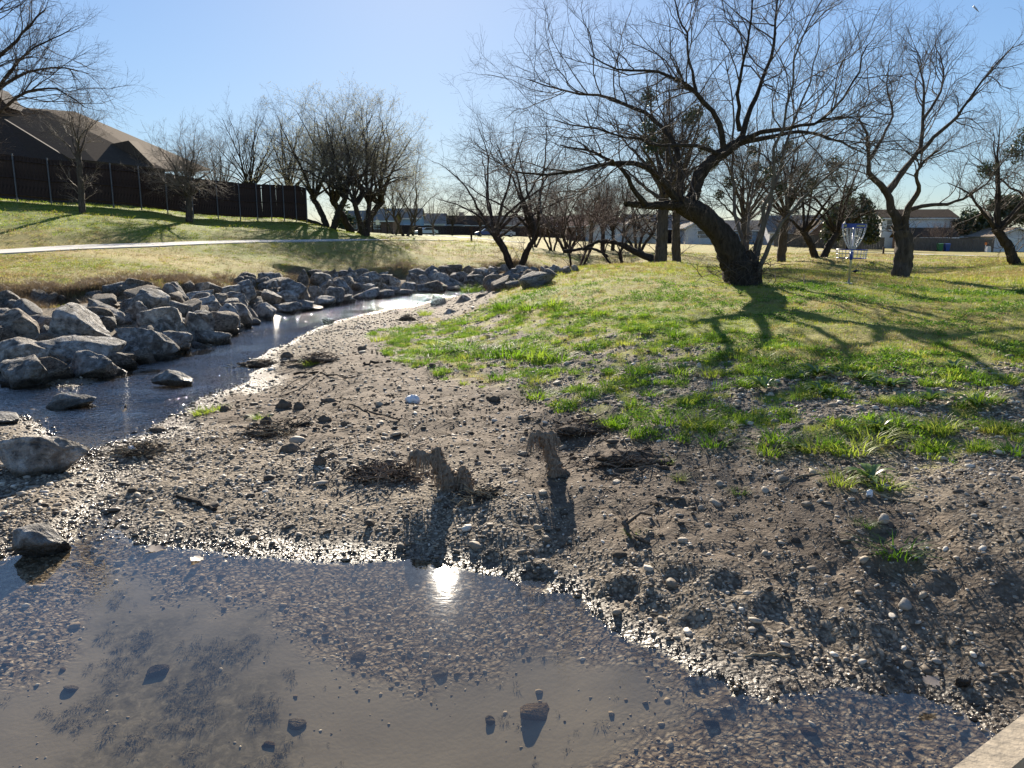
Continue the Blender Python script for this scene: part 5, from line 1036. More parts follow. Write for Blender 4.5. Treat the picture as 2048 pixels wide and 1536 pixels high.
def pedestal():
    o = thing('utility_pedestal', 'grey utility pedestal with orange marker near the garage drive', 'utility box', gp(1976, 108)); MB().add([(-.28, -.28, 0), (.28, -.28, 0), (.28, .28, 0), (-.28, .28, 0), (-.22, -.22, .85), (.22, -.22, .85), (.22, .22, .85), (-.22, .22, .85)], [(4, 5, 6, 7), (0, 1, 5, 4), (1, 2, 6, 5), (2, 3, 7, 6), (3, 0, 4, 7)]).build('cabinet', M['siding_grey'], o)
    MB().tube([(-.2, .3, 0), (-.2, .3, 1.0)], .05, 8).build('marker_pole', M['trim'], o); MB().tube([(-.2, .3, 1.0), (-.2, .3, 1.4)], .13, 10).build('marker', simple('orange_marker', (.75, .2, .04), .5), o)
pedestal()
def car(label, px, D, rz, paint):
    x, y, z = gp(px, D); o = thing('parked_car', label, 'car', (x, y, z), rz, 'cars parked along the far street'); prof = [(-2.2, .35), (-2.2, .75), (-1.5, .92), (-.9, .95), (-.35, 1.42), (1.05, 1.42), (1.7, .98), (2.2, .9), (2.25, .4)]
    MB().prism([(a, -.88, b) for a, b in prof], (0, 1.76, 0)).build('body', paint, o)
    for s in (-1, 1): MB().prism([(-.75, s * .885, .97), (-.3, s * .885, 1.36), (1.0, s * .885, 1.36), (1.5, s * .885, .99)], (0, s * .01, 0)).build('side_window', M['glass'], o)
    MB().prism([(-.92, -.7, .98), (-.92, .7, .98), (-.39, .66, 1.4), (-.39, -.66, 1.4)], (-.03, 0, .02)).build('windscreen', M['glass'], o)
    for a in (-1.4, 1.4):
        for s in (-1, 1): w_ = MB().tube([(a, s * .74, .33), (a, s * .91, .33)], .33, 16).build('wheel', M['stick_dark'], o); MB().tube([(a, s * .9, .33), (a, s * .925, .33)], .19, 12).build('rim', M['steel'], w_)
    for s in (-1, 1): MB().box((-2.21, s * .6, .68), (.05, .35, .14)).build('headlight', M['white'], o); MB().box((2.24, s * .62, .75), (.05, .3, .14)).build('tail_light', simple('red_lens', (.5, .02, .02), .3), o)
car('white car parked before the far fence behind the path trees', 852, 150, .5, simple('white_car_paint', (.75, .75, .76), .25)); car('blue car parked left of the many stemmed creek tree', 974, 146, .2, simple('blue_car_paint', (.05, .1, .3), .25)); car('pale car parked behind the many stemmed creek tree', 1006, 148, .2, simple('silver_car_paint', (.6, .62, .65), .25))
o = thing('litter_barrel', 'dark litter barrel on the lawn beside the far path', 'bin', gp(841, 98)); MB().tube([(0, 0, 0), (0, 0, .3), (0, 0, .6), (0, 0, .9)], [.28, .3, .3, .28], 14).build('drum', M['stick_dark'], o); MB().tube([(0, 0, .9), (0, 0, 1.0), (0, 0, 1.05)], [.31, .27, .1], 14).build('lid', M['stick_dark'], o)
# bird
def bird():
    p = hit(1711, 549); sp = [(-.125, .1, .002), (-.105, .112, .006), (-.085, .12, .018), (-.06, .125, .024), (-.03, .125, .03), (.01, .115, .042), (.05, .108, .036), (.085, .102, .018), (.12, .098, .012), (.19, .09, .010)]
    o = thing('blackbird', 'black bird feeding on the grass behind the basket pole', 'bird', tuple(p), PI + .4); P = np.array([(a, 0, z - .02) for a, z, _ in sp]); V, Fq = tubes(P[None], np.array([q[2] for q in sp])[None], 10); V[-20:, 1] *= 2.6; V[-20:, 2] = V[-20:, 2] * .5 + P[-1][2] * .5
    link('body', npmesh('body', V, Fq, simple('black_feathers', (.012, .012, .016), .4)), o)
    for s in (-1, 1): MB().tube([(.02, s * .018, .075), (.015, s * .02, .04), (.02, s * .02, 0)], [.006, .004, .004], 5).tube([(.02, s * .02, .003), (-.015, s * .022, .003)], .003, 4).build('leg', M['stick_dark'], o)
bird()
# contrail
c0 = at_D(1947, 12, 2500); c1 = at_D(1958, 24, 2500); ct = MB(); ct.tube([c0 - c0, (c1 - c0) * .5, c1 - c0], [3.2, 2.4, .6], 8); tag(ct.build('contrail', M['white'], None, True, tuple(c0)), 'short white contrail high in the blue sky at upper right', 'contrail')
# bridge railing under the camera
def railing():
    a = at_z(1905, 1536, 1.5); b = at_z(2048, 1427, 1.5); d = b - a; d /= np.linalg.norm(d); nrm = np.array([d[1], -d[0], 0]); o = thing('bridge_railing', 'tan painted bridge railing at the bottom right corner', 'railing', tuple(a)); ang = math.atan2(d[1], d[0])
    tan = simple('tan_paint', (.37, .305, .22), .7, 0, .3, 22, .35); c = nrm * .029 + d * .2
    MB().box((c[0], c[1], -.05), (3.4, .058, .10), ang).build('top_rail', tan, o)
    for k in (-1.2, 0.6, 1.7): q = c + d * (k - .2); MB().box((q[0], q[1], -.78), (.05, .05, 1.36), ang).build('post', tan, o)
    for zz in (-.5, -.95): MB().box((c[0], c[1], zz), (3.3, .04, .05), ang).build('rail', tan, o)
railing()
# ------------------------------------------------------------------ debris on the bar
def stick(name, pts, r0, r1, label, mat='stick_dark', lift=.012, branches=(), cat='stick', group='sticks on the gravel bar'):
    P = [];
    for q in pts: h = hit(q[0], q[1]); h[2] += lift + (q[2] if len(q) > 2 else 0); P.append(h)
    P = np.array(P); base = P[0].copy(); kk = 12; s_ = np.r_[0, np.cumsum(np.linalg.norm(np.diff(P, axis=0), axis=1))]; t = np.linspace(0, s_[-1], kk); Q = np.stack([np.interp(t, s_, P[:, j]) for j in range(3)], -1); r = np.random.default_rng(int(pts[0][0] * 7)); Q += r.normal(0, r0 * .5, Q.shape)
    m = MB(); m.tube(Q - base, np.linspace(r0, r1, kk) * (1 + .15 * r.normal(size=kk)), 7); o = m.build(name, M[mat], None, True, tuple(base)); tag(o, label, cat, group)
    for br in branches:
        B = [];
        for q in br: h = hit(q[0], q[1]); h[2] += lift + (q[2] if len(q) > 2 else 0); B.append(h - base)
        MB().tube(B, np.linspace(r0 * .6, r1 * .7, len(B)), 5).build('twig', M[mat], o, True)
    return o
stick('stick', [(352, 996), (385, 1004), (412, 1014), (432, 1022)], .016, .02, 'dark stick lying on wet gravel above the pool')
stick('branch', [(590, 752), (640, 750), (678, 757), (700, 762)], .022, .008, 'thin forked branch lying between stream and mud', branches=[[(640, 750), (600, 785), (560, 800)], [(620, 750), (585, 770), (562, 790)]], lift=.05)
stick('snag', [(240, 843), (248, 838, .06), (256, 832, .15)], .03, .012, 'short dark snag poking up out of the stream', lift=0)
stick('snag', [(420, 793), (421, 791, .06)], .02, .01, 'tiny dark snag at the stream edge', lift=0)
stick('driftwood', [(1240, 1035, .08), (1252, 1060, .05), (1262, 1075, .02), (1285, 1082)], .022, .012, 'pale forked driftwood root on the gravel slope', 'driftwood', branches=[[(1255, 1062, .05), (1280, 1044, .06), (1302, 1040, .03)], [(1262, 1075, .03), (1275, 1098)], [(1262, 1078, .02), (1300, 1090)]])
stick('stick', [(1315, 996), (1345, 999), (1362, 1000)], .012, .009, 'small pale stick above the driftwood root', 'driftwood')
stick('stick', [(1175, 835, .03), (1200, 850, .03), (1225, 866, .02)], .012, .006, 'curved pale dead vine below the grass tufts', 'driftwood', branches=[[(1190, 843, .03), (1215, 838, .08), (1222, 826, .1)], [(1205, 852), (1170, 832)]])
stick('stick', [(1235, 910), (1290, 930), (1340, 938)], .01, .006, 'long thin twig beside the dark mud mound', 'driftwood')
stick('stick', [(728, 730), (758, 727), (782, 723)], .03, .018, 'short dark stick left of the big grass clump')
stick('stick', [(1560, 975), (1600, 955), (1700, 940)], .007, .004, 'thin straw stem under the weed patch', 'straw')
stick('stick', [(1740, 985), (1790, 1003), (1840, 1010)], .008, .005, 'thin dead stem in the sandy hollow', 'straw')
stick('stick', [(1518, 880), (1512, 905), (1520, 930), (1535, 942)], .006, .004, 'curved pale grass stem below the weed patch', 'straw')
stick('stick', [(1490, 1315), (1540, 1310), (1582, 1318)], .012, .008, 'pale wood sliver on the dark gravel lip', 'straw')
stick('stick', [(640, 905), (700, 890), (760, 882)], .014, .006, 'thin dead stem across the brown mud', 'driftwood'); stick('stick', [(700, 812), (745, 830), (800, 845)], .016, .01, 'weathered stick ending at the debris lump', 'driftwood', lift=.03)
stick('stick', [(500, 870), (560, 858), (620, 850)], .04, .02, 'thick dark rotten branch in the mud bank', 'stick_dark', lift=.03)
# wrapped stumps: mud-caked flood debris
def rag_mat():
    t = NT('mud_caked_fibres'); v = t.obj(); mp = t.n('ShaderNodeMapping'); t.t.links.new(v, mp.inputs[0]); mp.inputs['Scale'].default_value = (1, 1, .3)
    n1 = t.noise(55, 5, .7, mp.outputs[0], .6); n2 = t.noise(14, 4, .6, v); c = t.ramp(n1.outputs[0], [(.3, (.19, .14, .10)), (.5, (.36, .275, .20)), (.7, (.52, .42, .31))]); c = t.mix(t.mapr(n2.outputs[0], .35, .65, 0, .5), c, t.mix(1.0, c, (.6, .55, .5), 'MULTIPLY'))
    return t.base(c, .95, 0, t.bump(n1.outputs[0], 1.0, .02), .15)
M['rag'] = rag_mat()
def stump(label, segs, base_px, seed, strips=40, sc=1.0):
    b = hit(*base_px); o = thing('debris_stump', label, 'debris', tuple(b), 0, 'mud caked stumps on the bar'); k = b[1] / ray(*base_px)[1]; r = np.random.default_rng(seed); allp = []
    for pts, rads in segs:
        P = np.array([((x - base_px[0]) * k, dy, (base_px[1] - y) * k * 1.03) for x, y, dy in pts]); s_ = np.r_[0, np.cumsum(np.linalg.norm(np.diff(P, axis=0), axis=1))]; kk = 44; t = np.linspace(0, s_[-1], kk); Q = np.stack([np.interp(t, s_, P[:, j]) for j in range(3)], -1); R = np.interp(t, s_, np.array(rads) * k); R[-1] *= .35; Q[1:-1] = Q[1:-1] * .5 + (Q[:-2] + Q[2:]) * .25
        V, Fq = tubes(Q[None], R[None], 22); ctr = np.repeat(Q, 22, 0); nn_ = 1 + .28 * pnoise(V[:, 0] * 30 + seed, V[:, 2] * 40 + V[:, 1] * 26) + .16 * np.sin(V[:, 2] * 120 + 4 * pnoise(V[:, 0] * 18, V[:, 1] * 18)) + .22 * pnoise(V[:, 0] * 70, V[:, 2] * 22 + V[:, 1] * 60); V = ctr + (V - ctr) * nn_[:, None]
        link('wrapped_stem', npmesh('wrapped_stem', V, Fq, M['rag']), o); allp.append((Q, R))
    m = MB()
    for i in range(strips):
        Q, R = allp[r.integers(len(allp))]; j = r.integers(3, len(Q)); a = r.uniform(0, 6.28); p = Q[j] + np.array([math.cos(a), math.sin(a), .2]) * R[j]; L = r.uniform(.04, .19) * sc; w = r.uniform(.0015, .006); e = np.array([math.cos(a) * .3, math.sin(a) * .3, -1.0]) * L; t_ = np.array([-math.sin(a), math.cos(a), 0]) * w; q = p + e * .55 + np.array([math.cos(a), math.sin(a), 0]) * .012; f = p + e; f[2] = max(f[2], .005)
        m.add([p - t_, p + t_, q + t_, q - t_, f], [(0, 1, 2, 3), (3, 2, 4)])
    m.build('fibres', M['rag'], o); return o
stump('tall mud caked stump with hooked top on the gravel bar', [([(1112, 948, 0), (1106, 925, 0), (1098, 900, .02), (1090, 878, .03), (1088, 866, .03)], [17, 14, 11, 11, 8]), ([(1092, 874, .03), (1078, 868, .02), (1066, 872, 0), (1060, 882, 0)], [8, 7, 6, 5]), ([(1092, 872, .03), (1104, 870, .04), (1112, 880, .04)], [7, 7, 5]), ([(1112, 948, 0), (1128, 944, .02), (1138, 950, 0)], [11, 8, 4])], (1108, 950), 4, 420)
stump('low mud caked stump with side arm left of the tall one', [([(905, 975, 0), (893, 955, 0), (880, 930, 0), (874, 908, .02), (874, 894, .02)], [22, 19, 15, 11, 8]), ([(868, 920, 0), (850, 908, -.02), (832, 906, 0), (824, 914, 0)], [10, 9, 8, 6])], (900, 978), 5, 420)
stump('short mud caked knob beside the low stump', [([(930, 975, 0), (930, 955, 0), (926, 938, 0), (924, 931, 0)], [14, 12, 9, 6])], (930, 976), 6, 80)
M['heap'] = simple('sodden_debris', (.13, .094, .064), .95, 0, .5, 18, 1.0)
def heap(label, x0, x1, y0, y1, seed, n_=110, warm=False):
    """low pile of matted mud with many crossing stems"""
    xc = (x0 + x1) / 2; b = hit(xc, y1); k = b[1] / ray(xc, y1)[1]; w, h = (x1 - x0) * k / 2, (y1 - y0) * k * .8; r = np.random.default_rng(seed); o = thing('flood_debris', label, 'debris', tuple(b), 0, 'flood debris on the bar')
    V, Fc = ICO[4]; V = V.copy(); V *= (1 + .5 * n3(V, 1.1, seed + 4) + .30 * n3(V, 1.7, seed) + .22 * n3(V, 4.5, seed + 1) + .12 * n3(V, 11, seed + 2))[:, None]; V = V * np.array([w * .92, w * .5, h * .38]); V[:, 2] = np.where(V[:, 2] < 0, V[:, 2] * .2, V[:, 2]) + h * .05
    link('matted_mud', npmesh('matted_mud', V + np.array([0, w * .3, 0]), Fc, M['heap']), o)
    for part, mat, q in (('stems', 'straw' if not warm else 'rag', .55), ('dark_stems', 'stick_dark', .45)):
        m = MB()
        for _ in range(int(n_ * q * 1.5)):
            c = np.array([r.normal(0, w * .75), w * .3 + r.normal(0, w * .5), 0]); c[2] = .01 + h * .5 * math.exp(-(c[0] / w) ** 2 * 1.6) * r.uniform(.4, 1.1); a = r.normal(0, .9); L = r.uniform(.06, .2) * (1 + w); d = np.array([math.cos(a), math.sin(a), r.normal(0, .35)]) * L * .5; e = r.normal(0, .18, 3) * L
            m.tube([c - d, c + e * .5, c + d], [.005, .0045, .002], 4, False)
        tag(m.build(part, M[mat], o), kind='stuff')
heap('clump of washed up roots at the stump foot', 935, 1005, 976, 998, 7, 70); heap('low ragged flood debris roll left of the stumps', 715, 822, 922, 954, 8, 160, True)
heap('rusty brown debris heap at the upper stream edge', 588, 690, 690, 726, 10, 140, True); heap('dark debris heap poking into the stream', 480, 556, 704, 734, 12, 90); heap('dark sodden clump on the gravel near the stream end', 226, 320, 872, 910, 13, 90)
heap('brown reed stub at the far gravel tip', 800, 830, 616, 642, 14, 60, True); heap('matted dark roots below the small green tufts', 490, 632, 838, 872, 16, 150); heap('broad dark mud mound below the grass tufts', 1195, 1345, 880, 932, 17, 90, True); heap('tangled dead vines at the mound foot', 1120, 1240, 822, 868, 18, 110, True)
# mud clods, dark mound, litter
def lump(name, label, x0, x1, y0, y1, mat, seed, cat='clod', group=None, flat=.7):
    xc = (x0 + x1) / 2; b = hit(xc, y1); d = ray(xc, y1); k = b[1] / d[1]; V, Fc = rock_shape(seed, 3, 2, .14)
    if mat in ('mudclod', 'white', 'driftwood'): V = ICO[3][0].copy(); V *= (1 + .3 * n3(V, 1.6, seed) + .25 * n3(V, 4.2, seed + 1) + .12 * n3(V, 10, seed))[:, None]
    w, h = (x1 - x0) * k / 2, (y1 - y0) * k / 2
    return tag(link(name, npmesh(name, V * np.array([w, w * flat, h * 1.2]), Fc, M[mat]), None, (b[0], b[1] + w * flat * .3, b[2] + h * (.55 if mat != 'mudclod' else .2))), label, cat, group)
CL = [(552, 584, 795, 815), (586, 608, 798, 818), (640, 672, 790, 806), (636, 662, 826, 842), (628, 652, 905, 930), (655, 676, 900, 916), (560, 600, 880, 902), (520, 545, 826, 850), (440, 458, 806, 822), (300, 330, 850, 862), (1190, 1235, 895, 915), (680, 700, 838, 850), (560, 585, 700, 715), (715, 735, 688, 700)]
for i, (x0, x1, y0, y1) in enumerate(CL):
    lump('mud_clod', ['dark mud clod nearest the forked branch', 'mud clod touching the one under the forked branch', 'dark hollowed clod with a blue shadow in the mud', 'black clod lying right of the straw stem', 'ragged clod at the lower end of the mud', 'small clod right of the ragged one', 'black root clod under the rotten branch', 'dark clod between the two small green tufts', 'reddish clod beside the shore tuft', 'low dark clod at the stream corner', 'small dark clod at the mud mound edge', 'tiny clod in the middle of the mud', 'clod on the gravel below the stream snag', 'clod left of the yellow green grass'][i], x0, x1, y0, y1, 'mudclod', 900 + i, 'clod', 'dark mud clods on the bar')
lump('plastic_bag', 'white crumpled plastic scrap on the brown mud', 812, 838, 788, 806, 'white', 950, 'litter'); lump('litter_scrap', 'white plastic scrap below the low weed clump', 1733, 1746, 978, 992, 'white', 951, 'litter'); lump('litter_scrap', 'white scrap on the sodden clump by the stream', 256, 272, 888, 908, 'white', 952, 'litter')
lump('litter_can', 'small tan can like stone on the mud below the grass', 980, 1000, 790, 803, 'driftwood', 953, 'litter'); lump('stone', 'pale tan stone at the waterline in the right corner', 1912, 1942, 1352, 1370, 'rock_brown', 954, 'stone')
# leaves afloat and stones in the pool
def leaf_obj(label, px, py, size, rz, z=.006):
    p = at_z(px, py, z); r = np.random.default_rng(int(px)); V = []; n_ = 11
    for i in range(n_): t = i / (n_ - 1); w = math.sin(PI * t) ** .7 * .32 * (1 + .3 * math.sin(t * 22)); V += [(t - .5, -w, .10 * abs(t - .5)), (t - .5, 0, .03), (t - .5, w, .12 * abs(t - .5) + .05)]
    Fc = [(3 * i + j, 3 * i + j + 1, 3 * i + j + 4, 3 * i + j + 3) for i in range(n_ - 1) for j in range(2)]; o = link('leaf', npmesh('leaf', np.array(V) * size, np.array(Fc), M['dead_leaf']), None, tuple(p)); o.rotation_euler = (.1, .1, rz); return tag(o, label, 'leaf', 'dead leaves on the pool')
M['dead_leaf'] = leaf_mat('dead_leaf', [(.2, (.42, .34, .27)), (.8, (.58, .5, .42))], .35, .4, 'obj', .06)
leaf_obj('pale oak leaf afloat near the gravel edge at left', 310, 1098, .15, .3); leaf_obj('reddish curled leaf afloat right of the pale leaf', 394, 1118, .13, 1.2); leaf_obj('dead leaf lying on the pebble lip at lower right', 1862, 1363, .12, .4, .1)
PS = [(1040, 1105, 1392, 1444, 'largest flat tan stone under the pool water'), (568, 610, 1436, 1458, 'triangular stone resting in the pool shallows'), (286, 330, 1325, 1356, 'pale stone among the pool algae'), (0, 22, 1318, 1334, 'small pale stone under water at the left edge'), (120, 150, 1365, 1385, 'stone beside the algae edge in the pool'), (970, 995, 1428, 1450, 'small upright shell like stone left of the flat one'), (520, 550, 1480, 1496, 'pale sunken stone at the algae border'), (700, 730, 1300, 1320, 'dark stone where pebbles meet silt in the pool'), (860, 895, 1330, 1352, 'dark weedy stone in the middle of the pool'), (1600, 1640, 1450, 1470, 'flat stone on the pebbly pool bed at right'), (1405, 1440, 1430, 1455, 'weedy dark stone near the gravel spit')]
for i, (x0, x1, y0, y1, lab) in enumerate(PS):
    xc = (x0 + x1) / 2; b = hit(xc, y1); k = b[1] / ray(xc, y1)[1]; V, Fc = rock_shape(970 + i, 3, 8, .06); w, h = (x1 - x0) * k / 2, (y1 - y0) * k / 2
    tag(link('submerged_stone', npmesh('submerged_stone', V * np.array([w, h * 1.3, h * .55]), Fc, M['rock_brown' if i % 3 == 0 else 'rock']), None, (b[0], b[1] + h, b[2] + h * .25)), lab, 'stone', 'stones on the pool bed')
# larger loose stones on the bar: countable but alike
SM = [npmesh('stone_%d' % i, rock_shape(1000 + i, 2, 4, .05)[0] * np.array([1, .75, .55]), ICO[2][1], M['pebble']) for i in range(8)]
r = np.random.default_rng(14); cnt = 0; SITEMS = []
SMARKS = [(1100, 910, 'tall mud caked stump'), (885, 940, 'low mud caked stump'), (770, 940, 'ragged flood debris roll'), (1262, 1070, 'forked driftwood root'), (1790, 1108, 'lone bright grass tuft'), (825, 797, 'white plastic scrap on the mud'), (640, 755, 'forked branch'), (630, 710, 'rusty brown debris heap'), (270, 893, 'sodden clump by the stream'), (392, 1008, 'dark stick on the gravel'), (560, 855, 'matted dark roots'), (1270, 905, 'broad dark mud mound'), (1740, 985, 'white scrap under the weeds'), (1580, 1385, 'gravel spit in the pool'), (60, 915, 'big pale boulder at the left edge'), (78, 1085, 'dark boulder in the pool corner'), (620, 1100, 'pool shore left of the sun glint'), (1100, 1170, 'pool shore right of the sun glint'), (1920, 1362, 'tan stone at the right waterline'), (1340, 998, 'small pale stick on the slope'), (1880, 860, 'spiky lone tuft at right'), (1690, 900, 'weed patch row'), (1040, 715, 'big lush grass clump'), (430, 825, 'small shore tufts'), (1540, 1310, 'pale wood sliver'), (1500, 1180, 'trampled gravel hollows')]
while cnt < 75:
    px, py = r.uniform(20, 1950), r.uniform(700, 1380); p = hit(px, py)
    if p[2] < .03 or p[1] > 16 or psd(BAR, np.array([p[0]]), np.array([p[1]]))[0] < .1: continue
    s = r.uniform(.022, .048) * (1 + .03 * p[1]); o = link('stone', SM[r.integers(8)], None, (p[0], p[1], p[2] + s * .2)); o.scale = (s, s, s); o.rotation_euler = (r.normal(0, .2), r.normal(0, .2), r.uniform(0, 6)); tag(o, 'loose stone', 'stone', 'larger stones on the gravel bar'); SITEMS.append((o, px, py)); cnt += 1
name_by_neighbour(SITEMS, SMARKS, 'loose stone')
# ------------------------------------------------------------------ grass tufts and weeds on the bar
TUF = [tuft_mesh('grass_clump_%d' % i, 95, .16, .10, 1.0, .0075, 400 + i, M['grass'], .9, 4) for i in range(5)]
def weed_mesh(i):
    r = np.random.default_rng(600 + i); V = []; Fc = []
    for b in range(22):
        a = 2 * PI * b / 22 * 3 + r.normal(0, .3); L = r.uniform(.10, .24); w = L * r.uniform(.085, .12); up = r.uniform(.5, 1.5); q = len(V)
        for j in range(7):
            t = j / 6; x = L * t * .95; z = L * up * (t - .75 * t * t) + .01; ww = w * math.sin(PI * (t * .85 + .12)) * (1 + .12 * math.sin(j * 3)); V += [(x * math.cos(a) + ww * math.sin(a), x * math.sin(a) - ww * math.cos(a), z + ww * .3), (x * math.cos(a), x * math.sin(a), z), (x * math.cos(a) - ww * math.sin(a), x * math.sin(a) + ww * math.cos(a), z + ww * .3)]
        Fc += [(q + 3 * j + m, q + 3 * j + m + 1, q + 3 * j + m + 4, q + 3 * j + m + 3) for j in range(6) for m in range(2)]
    return npmesh('weed_%d' % i, np.array(V), np.array(Fc), M['weed'])
WEE = [weed_mesh(i) for i in range(4)]
BIG = [(1790, 1108, 1.05, 'lone bright green grass tuft at the gravel bank edge'), (760, 682, 1.1, 'bright tuft at the left end of the upper grass strip'), (800, 672, 1.1, 'bright tuft in the middle of the upper grass strip'), (840, 660, 1.0, 'bright tuft at the right end of the upper grass strip'),
       (880, 706, 1.2, 'left tuft of the big lush grass clump'), (930, 700, 1.5, 'second tuft of the big lush grass clump'), (980, 712, 1.6, 'centre tuft of the big lush grass clump'), (1030, 715, 1.7, 'tallest tuft of the big lush grass clump'), (1085, 718, 1.5, 'fourth tuft of the big lush grass clump'), (1125, 722, 1.2, 'right end tuft of the big lush grass clump'),
       (850, 728, 1.0, 'small tuft below the left of the lush clump'), (815, 722, .8, 'short tuft at the stick end left of the lush clump'), (1000, 758, .9, 'tuft hanging under the middle of the lush clump'), (1075, 765, .8, 'tuft under the right half of the lush clump'), (1080, 796, 1.0, 'round tuft alone below the lush clump'), (1180, 790, .9, 'tuft right of the round lone tuft'),
       (1180, 695, .8, 'pale tuft between lush clump and mound'), (1280, 745, 1.0, 'tuft on the dirt slope in line with the leaning trunk'), (1360, 748, 1.1, 'dark round tuft on the dirt slope'), (1430, 752, 1.0, 'wide tuft right of the dark round tuft'), (1350, 672, 1.0, 'bright tuft on the mound edge under the tree shadow'), (1390, 852, 1.2, 'left half of the wide low tuft over the mud mound'), (1340, 845, 1.1, 'left tip of the wide low tuft over the mud mound'), (1440, 858, .9, 'right half of the wide low tuft over the mud mound'),
       (1430, 890, .9, 'small leaning tuft under the wide low tuft'), (1540, 905, 1.0, 'left tuft of the weed patch row'), (1620, 900, .9, 'low yellow tuft in the weed patch row'), (1700, 905, 1.15, 'biggest grass tuft of the weed patch row'), (1745, 880, 1.2, 'tuft behind the biggest of the weed patch row'), (1560, 880, 1.0, 'dark tuft behind the left of the weed patch'), (1680, 965, .9, 'bright tuft left of the white scrap'), (1760, 975, .9, 'tuft right above the white scrap'), (1880, 860, 1.1, 'spiky lone tuft on the right gravel'), (2010, 865, 1.0, 'yellow green tuft at the right edge'), (2040, 905, .9, 'lower tuft cut by the right edge'), (1970, 800, 1.1, 'tuft above the spiky lone one at right'),
       (400, 828, .7, 'small tuft on the stream shore'), (430, 822, .7, 'second small tuft beside the reddish clod'), (520, 838, .6, 'pale tuft by the dry stalks'), (622, 730, .8, 'bright tuft against the rusty debris heap'), (850, 630, 1.0, 'tuft at the foot of the round grey boulder'), (930, 648, .9, 'small tuft on the sand below the slabs'), (1010, 617, 1.4, 'bushy tuft at the left tip of the green mound'), (1060, 620, 1.4, 'bushy dark tuft on the mound front edge'), (1110, 612, 1.3, 'bushy tuft right of the mound tip'), (940, 585, 1.6, 'lush tuft hanging over the far stream shore'), (970, 582, 1.5, 'lush tuft right of the one over the far shore'),
       (1250, 690, .9, 'low tuft between two bare patches'), (1220, 745, .7, 'little tuft above the bare slope'), (1520, 720, .9, 'tuft behind the first broad leaf weed'), (1300, 790, .8, 'tuft in the centre of the stony slope'), (1380, 805, .8, 'tuft on the stony slope left of the bare gravel'), (1150, 745, .7, 'little tuft at the right foot of the lush clump'), (1270, 1068, .4, 'tiny sprout at the driftwood root'), (1360, 958, .4, 'tiny green sprout above the pale stick'), (1730, 1050, .45, 'tiny sprout on the ridge above the lone tuft'), (1480, 985, .4, 'tiny sprout beside the thin straw stem'), (1330, 925, .5, 'thin sprout on the dark mud mound')]
for i, (px, py, s, lab) in enumerate(BIG):
    p = hit(px, py); o = link('grass_tuft', TUF[i % 5], None, (p[0], p[1], p[2] - .01)); o.rotation_euler = (0, 0, i * 1.3); s *= .95 + .05 * p[1]; o.scale = (s * 1.25, s * 1.0, s * .8); tag(o, lab, 'grass', 'green grass tufts on the bar')
WD = [(1528, 778, 1.0, 'broad leaf weed with a white fleck left in the row'), (1645, 790, 1.0, 'bright broad leaf weed lowest in the row'), (1635, 752, 1.1, 'tall broad leaf weed behind the lowest one'), (1720, 760, .9, 'broad leaf weed right of the tall one'), (1780, 775, 1.1, 'sprawling broad leaf weed in the middle of the row'), (1860, 805, 1.0, 'dark broad leaf weed above the spiky tuft'), (1905, 740, .9, 'shaded broad leaf weed on the bare patch at right'), (1760, 860, .8, 'reddish tinged weed alone on the gravel'), (1600, 760, .8, 'small weed just behind the white flecked one'), (1740, 962, .9, 'ragged weed directly above the white scrap'), (1950, 815, .9, 'weed beside the right hand tufts'), (1590, 898, .7, 'leafy weed inside the weed patch'), (1370, 740, .6, 'small broad weed by the dark round tuft'), (1480, 590, .9, 'weed in the sun at the foot of the leaning tree'), (1600, 610, .8, 'weed in the tree shadow right of the trunk')]
for i, (px, py, s, lab) in enumerate(WD):
    p = hit(px, py); o = link('broadleaf_weed', WEE[i % 4], None, tuple(p)); o.rotation_euler = (0, 0, i * 2.1); s *= 1.15; o.scale = (s,) * 3; tag(o, lab, 'weed', 'broad leaf weeds on the slope')
LUSH = [tuft_mesh('lush_tuft_%d' % i, 34, .085, .07, .95, .007, 860 + i, M['grass'], .8, 3) for i in range(4)]
def lush():
    x, y, r = fan(6.0, 19, lambda d: 230 if d < 10 else 150, 91); z = hgt(x, y); inside = psd(PATCH, x, y); front = psd(BAR, x, y); cl = fbm(x * 1.5 + 31, y * 1.5, 3) + .35 * fbm(x * .5, y * .5 + 8, 2)
    k = (z > .2) & (((inside > -.15) & (cl > .33 - .23 * sstep(9, 13, y))) | ((np.abs(front) < .8) & (x > -1.5) & (y > 7) & (cl > .02))) & (r.random(len(x)) < .85); x, y, z, cl = x[k], y[k], z[k], cl[k]; nn = len(x); s_ = r.uniform(.55, 1.2, nn) * (.75 + .9 * np.clip(cl, 0, .6)); ty = r.random(nn)
    scatter('weedy_grass', np.stack([x, y, z - .006], -1), np.stack([r.normal(0, .12, nn), r.normal(0, .12, nn), r.uniform(0, 6.28, nn)], -1), np.stack([s_, s_, s_ * r.uniform(.7, 1.2, nn)], -1), np.where(ty < .6, 3 + r.integers(0, 4, nn), r.integers(0, 3, nn)), [m for m in CLOV] + LUSH, 'lush green weeds and grass spilling down the bank')
lush()
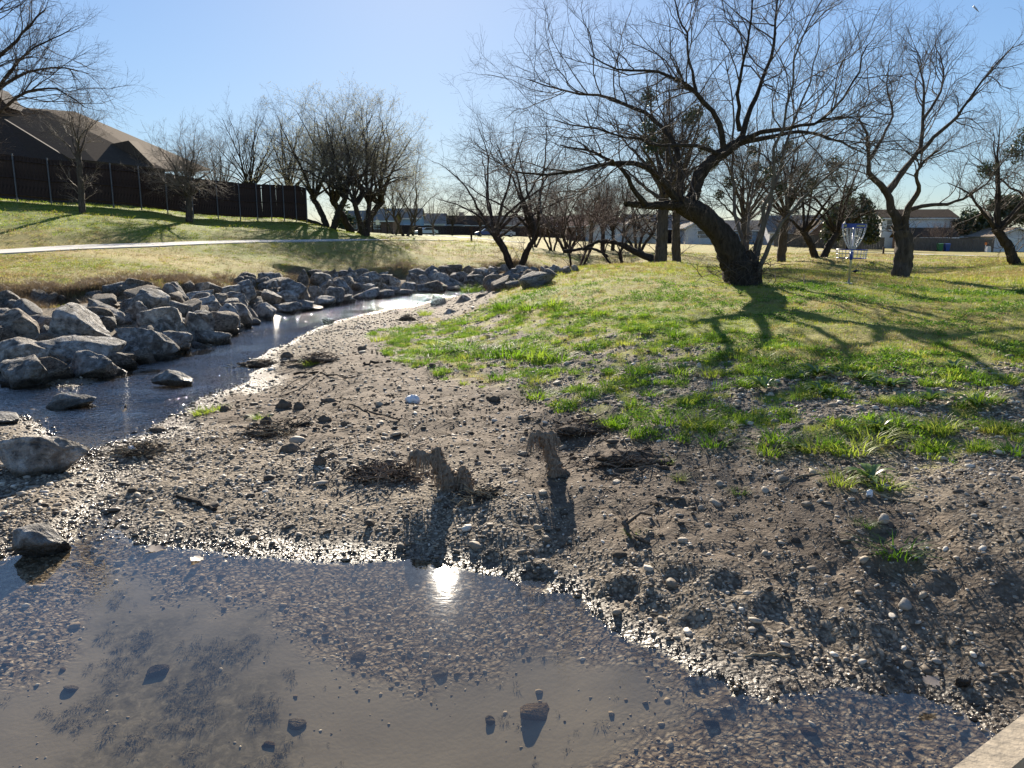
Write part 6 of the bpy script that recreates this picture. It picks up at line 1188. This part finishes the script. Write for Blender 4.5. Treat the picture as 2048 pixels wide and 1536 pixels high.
# fine litter on the mud, and algae tufts
STR = []
for i in range(4):
    r_ = np.random.default_rng(700 + i); Q = np.cumsum(np.c_[np.full(5, .25), r_.normal(0, .06, 5), r_.normal(0, .03, 5)], 0); STR.append(npmesh('straw_%d' % i, *tubes((Q - Q.mean(0))[None], np.full((1, 5), .018), 4), M['straw' if i < 2 else ('driftwood' if i == 2 else 'stick_dark')]))
V, Fc = ICO[2]; CLD = [npmesh('crumb_%d' % i, V * (1 + .35 * n3(V, 1.8, 70 + i))[:, None] * np.array([1, .8, .55]), Fc, M['mudclod']) for i in range(3)]
def litter():
    x, y, r = fan(4.5, 17, lambda d: 150 if d < 10 else 90, 55); z = hgt(x, y); g, dr, mud, alg, silt = masks(x, y, z); k = (z > .04) & (r.random(len(x)) < .06 + .75 * mud) & (psd(BAR, x, y) > -.3); x, y, z = x[k], y[k], z[k]; nn = len(x); cl = r.random(nn) < .25
    s = np.where(cl, np.exp(r.normal(math.log(.014), .5, nn)), r.uniform(.05, .22, nn)); th = np.where(cl, s, s * r.uniform(.5, 1.0, nn))
    scatter('mud_litter', np.stack([x, y, z + .006], -1), np.stack([r.normal(0, .15, nn), r.normal(0, .15, nn), r.uniform(0, 6.28, nn)], -1), np.stack([s, th, th], -1), np.where(cl, r.integers(0, 3, nn), 3 + r.integers(0, 4, nn)), CLD + STR, 'fine straw and mud crumbs over the brown mud')
litter()
M['algae'] = leaf_mat('algae', [(0, (.09, .077, .053)), (.6, (.17, .145, .10)), (1, (.25, .215, .15))], .3, .8, 'rnd', .01)
ALGT = [tuft_mesh('algae_tuft_%d' % i, 40, .045, .07, 1.6, .006, 800 + i, M['algae'], .6, 2) for i in range(3)]
def algae():
    x, y, r = sample(-5, 3, 2.2, 6.5, 900, 66); z = hgt(x, y); g, dr, mud, alg, silt = masks(x, y, z); k = (z < -.07) & (r.random(len(x)) < alg * .9 * (fbm(x * 3, y * 3, 2) > .05) + .012); x, y, z = x[k], y[k], z[k]; nn = len(x); s = r.uniform(.2, .55, nn)
    scatter('pool_algae', np.stack([x, y, z], -1), np.stack([r.normal(0, .2, nn), r.normal(0, .2, nn), r.uniform(0, 6.28, nn)], -1), np.stack([s, s, s * .5], -1), r.integers(0, 3, nn), ALGT, 'brown fuzzy algae on the pool bed')
algae()
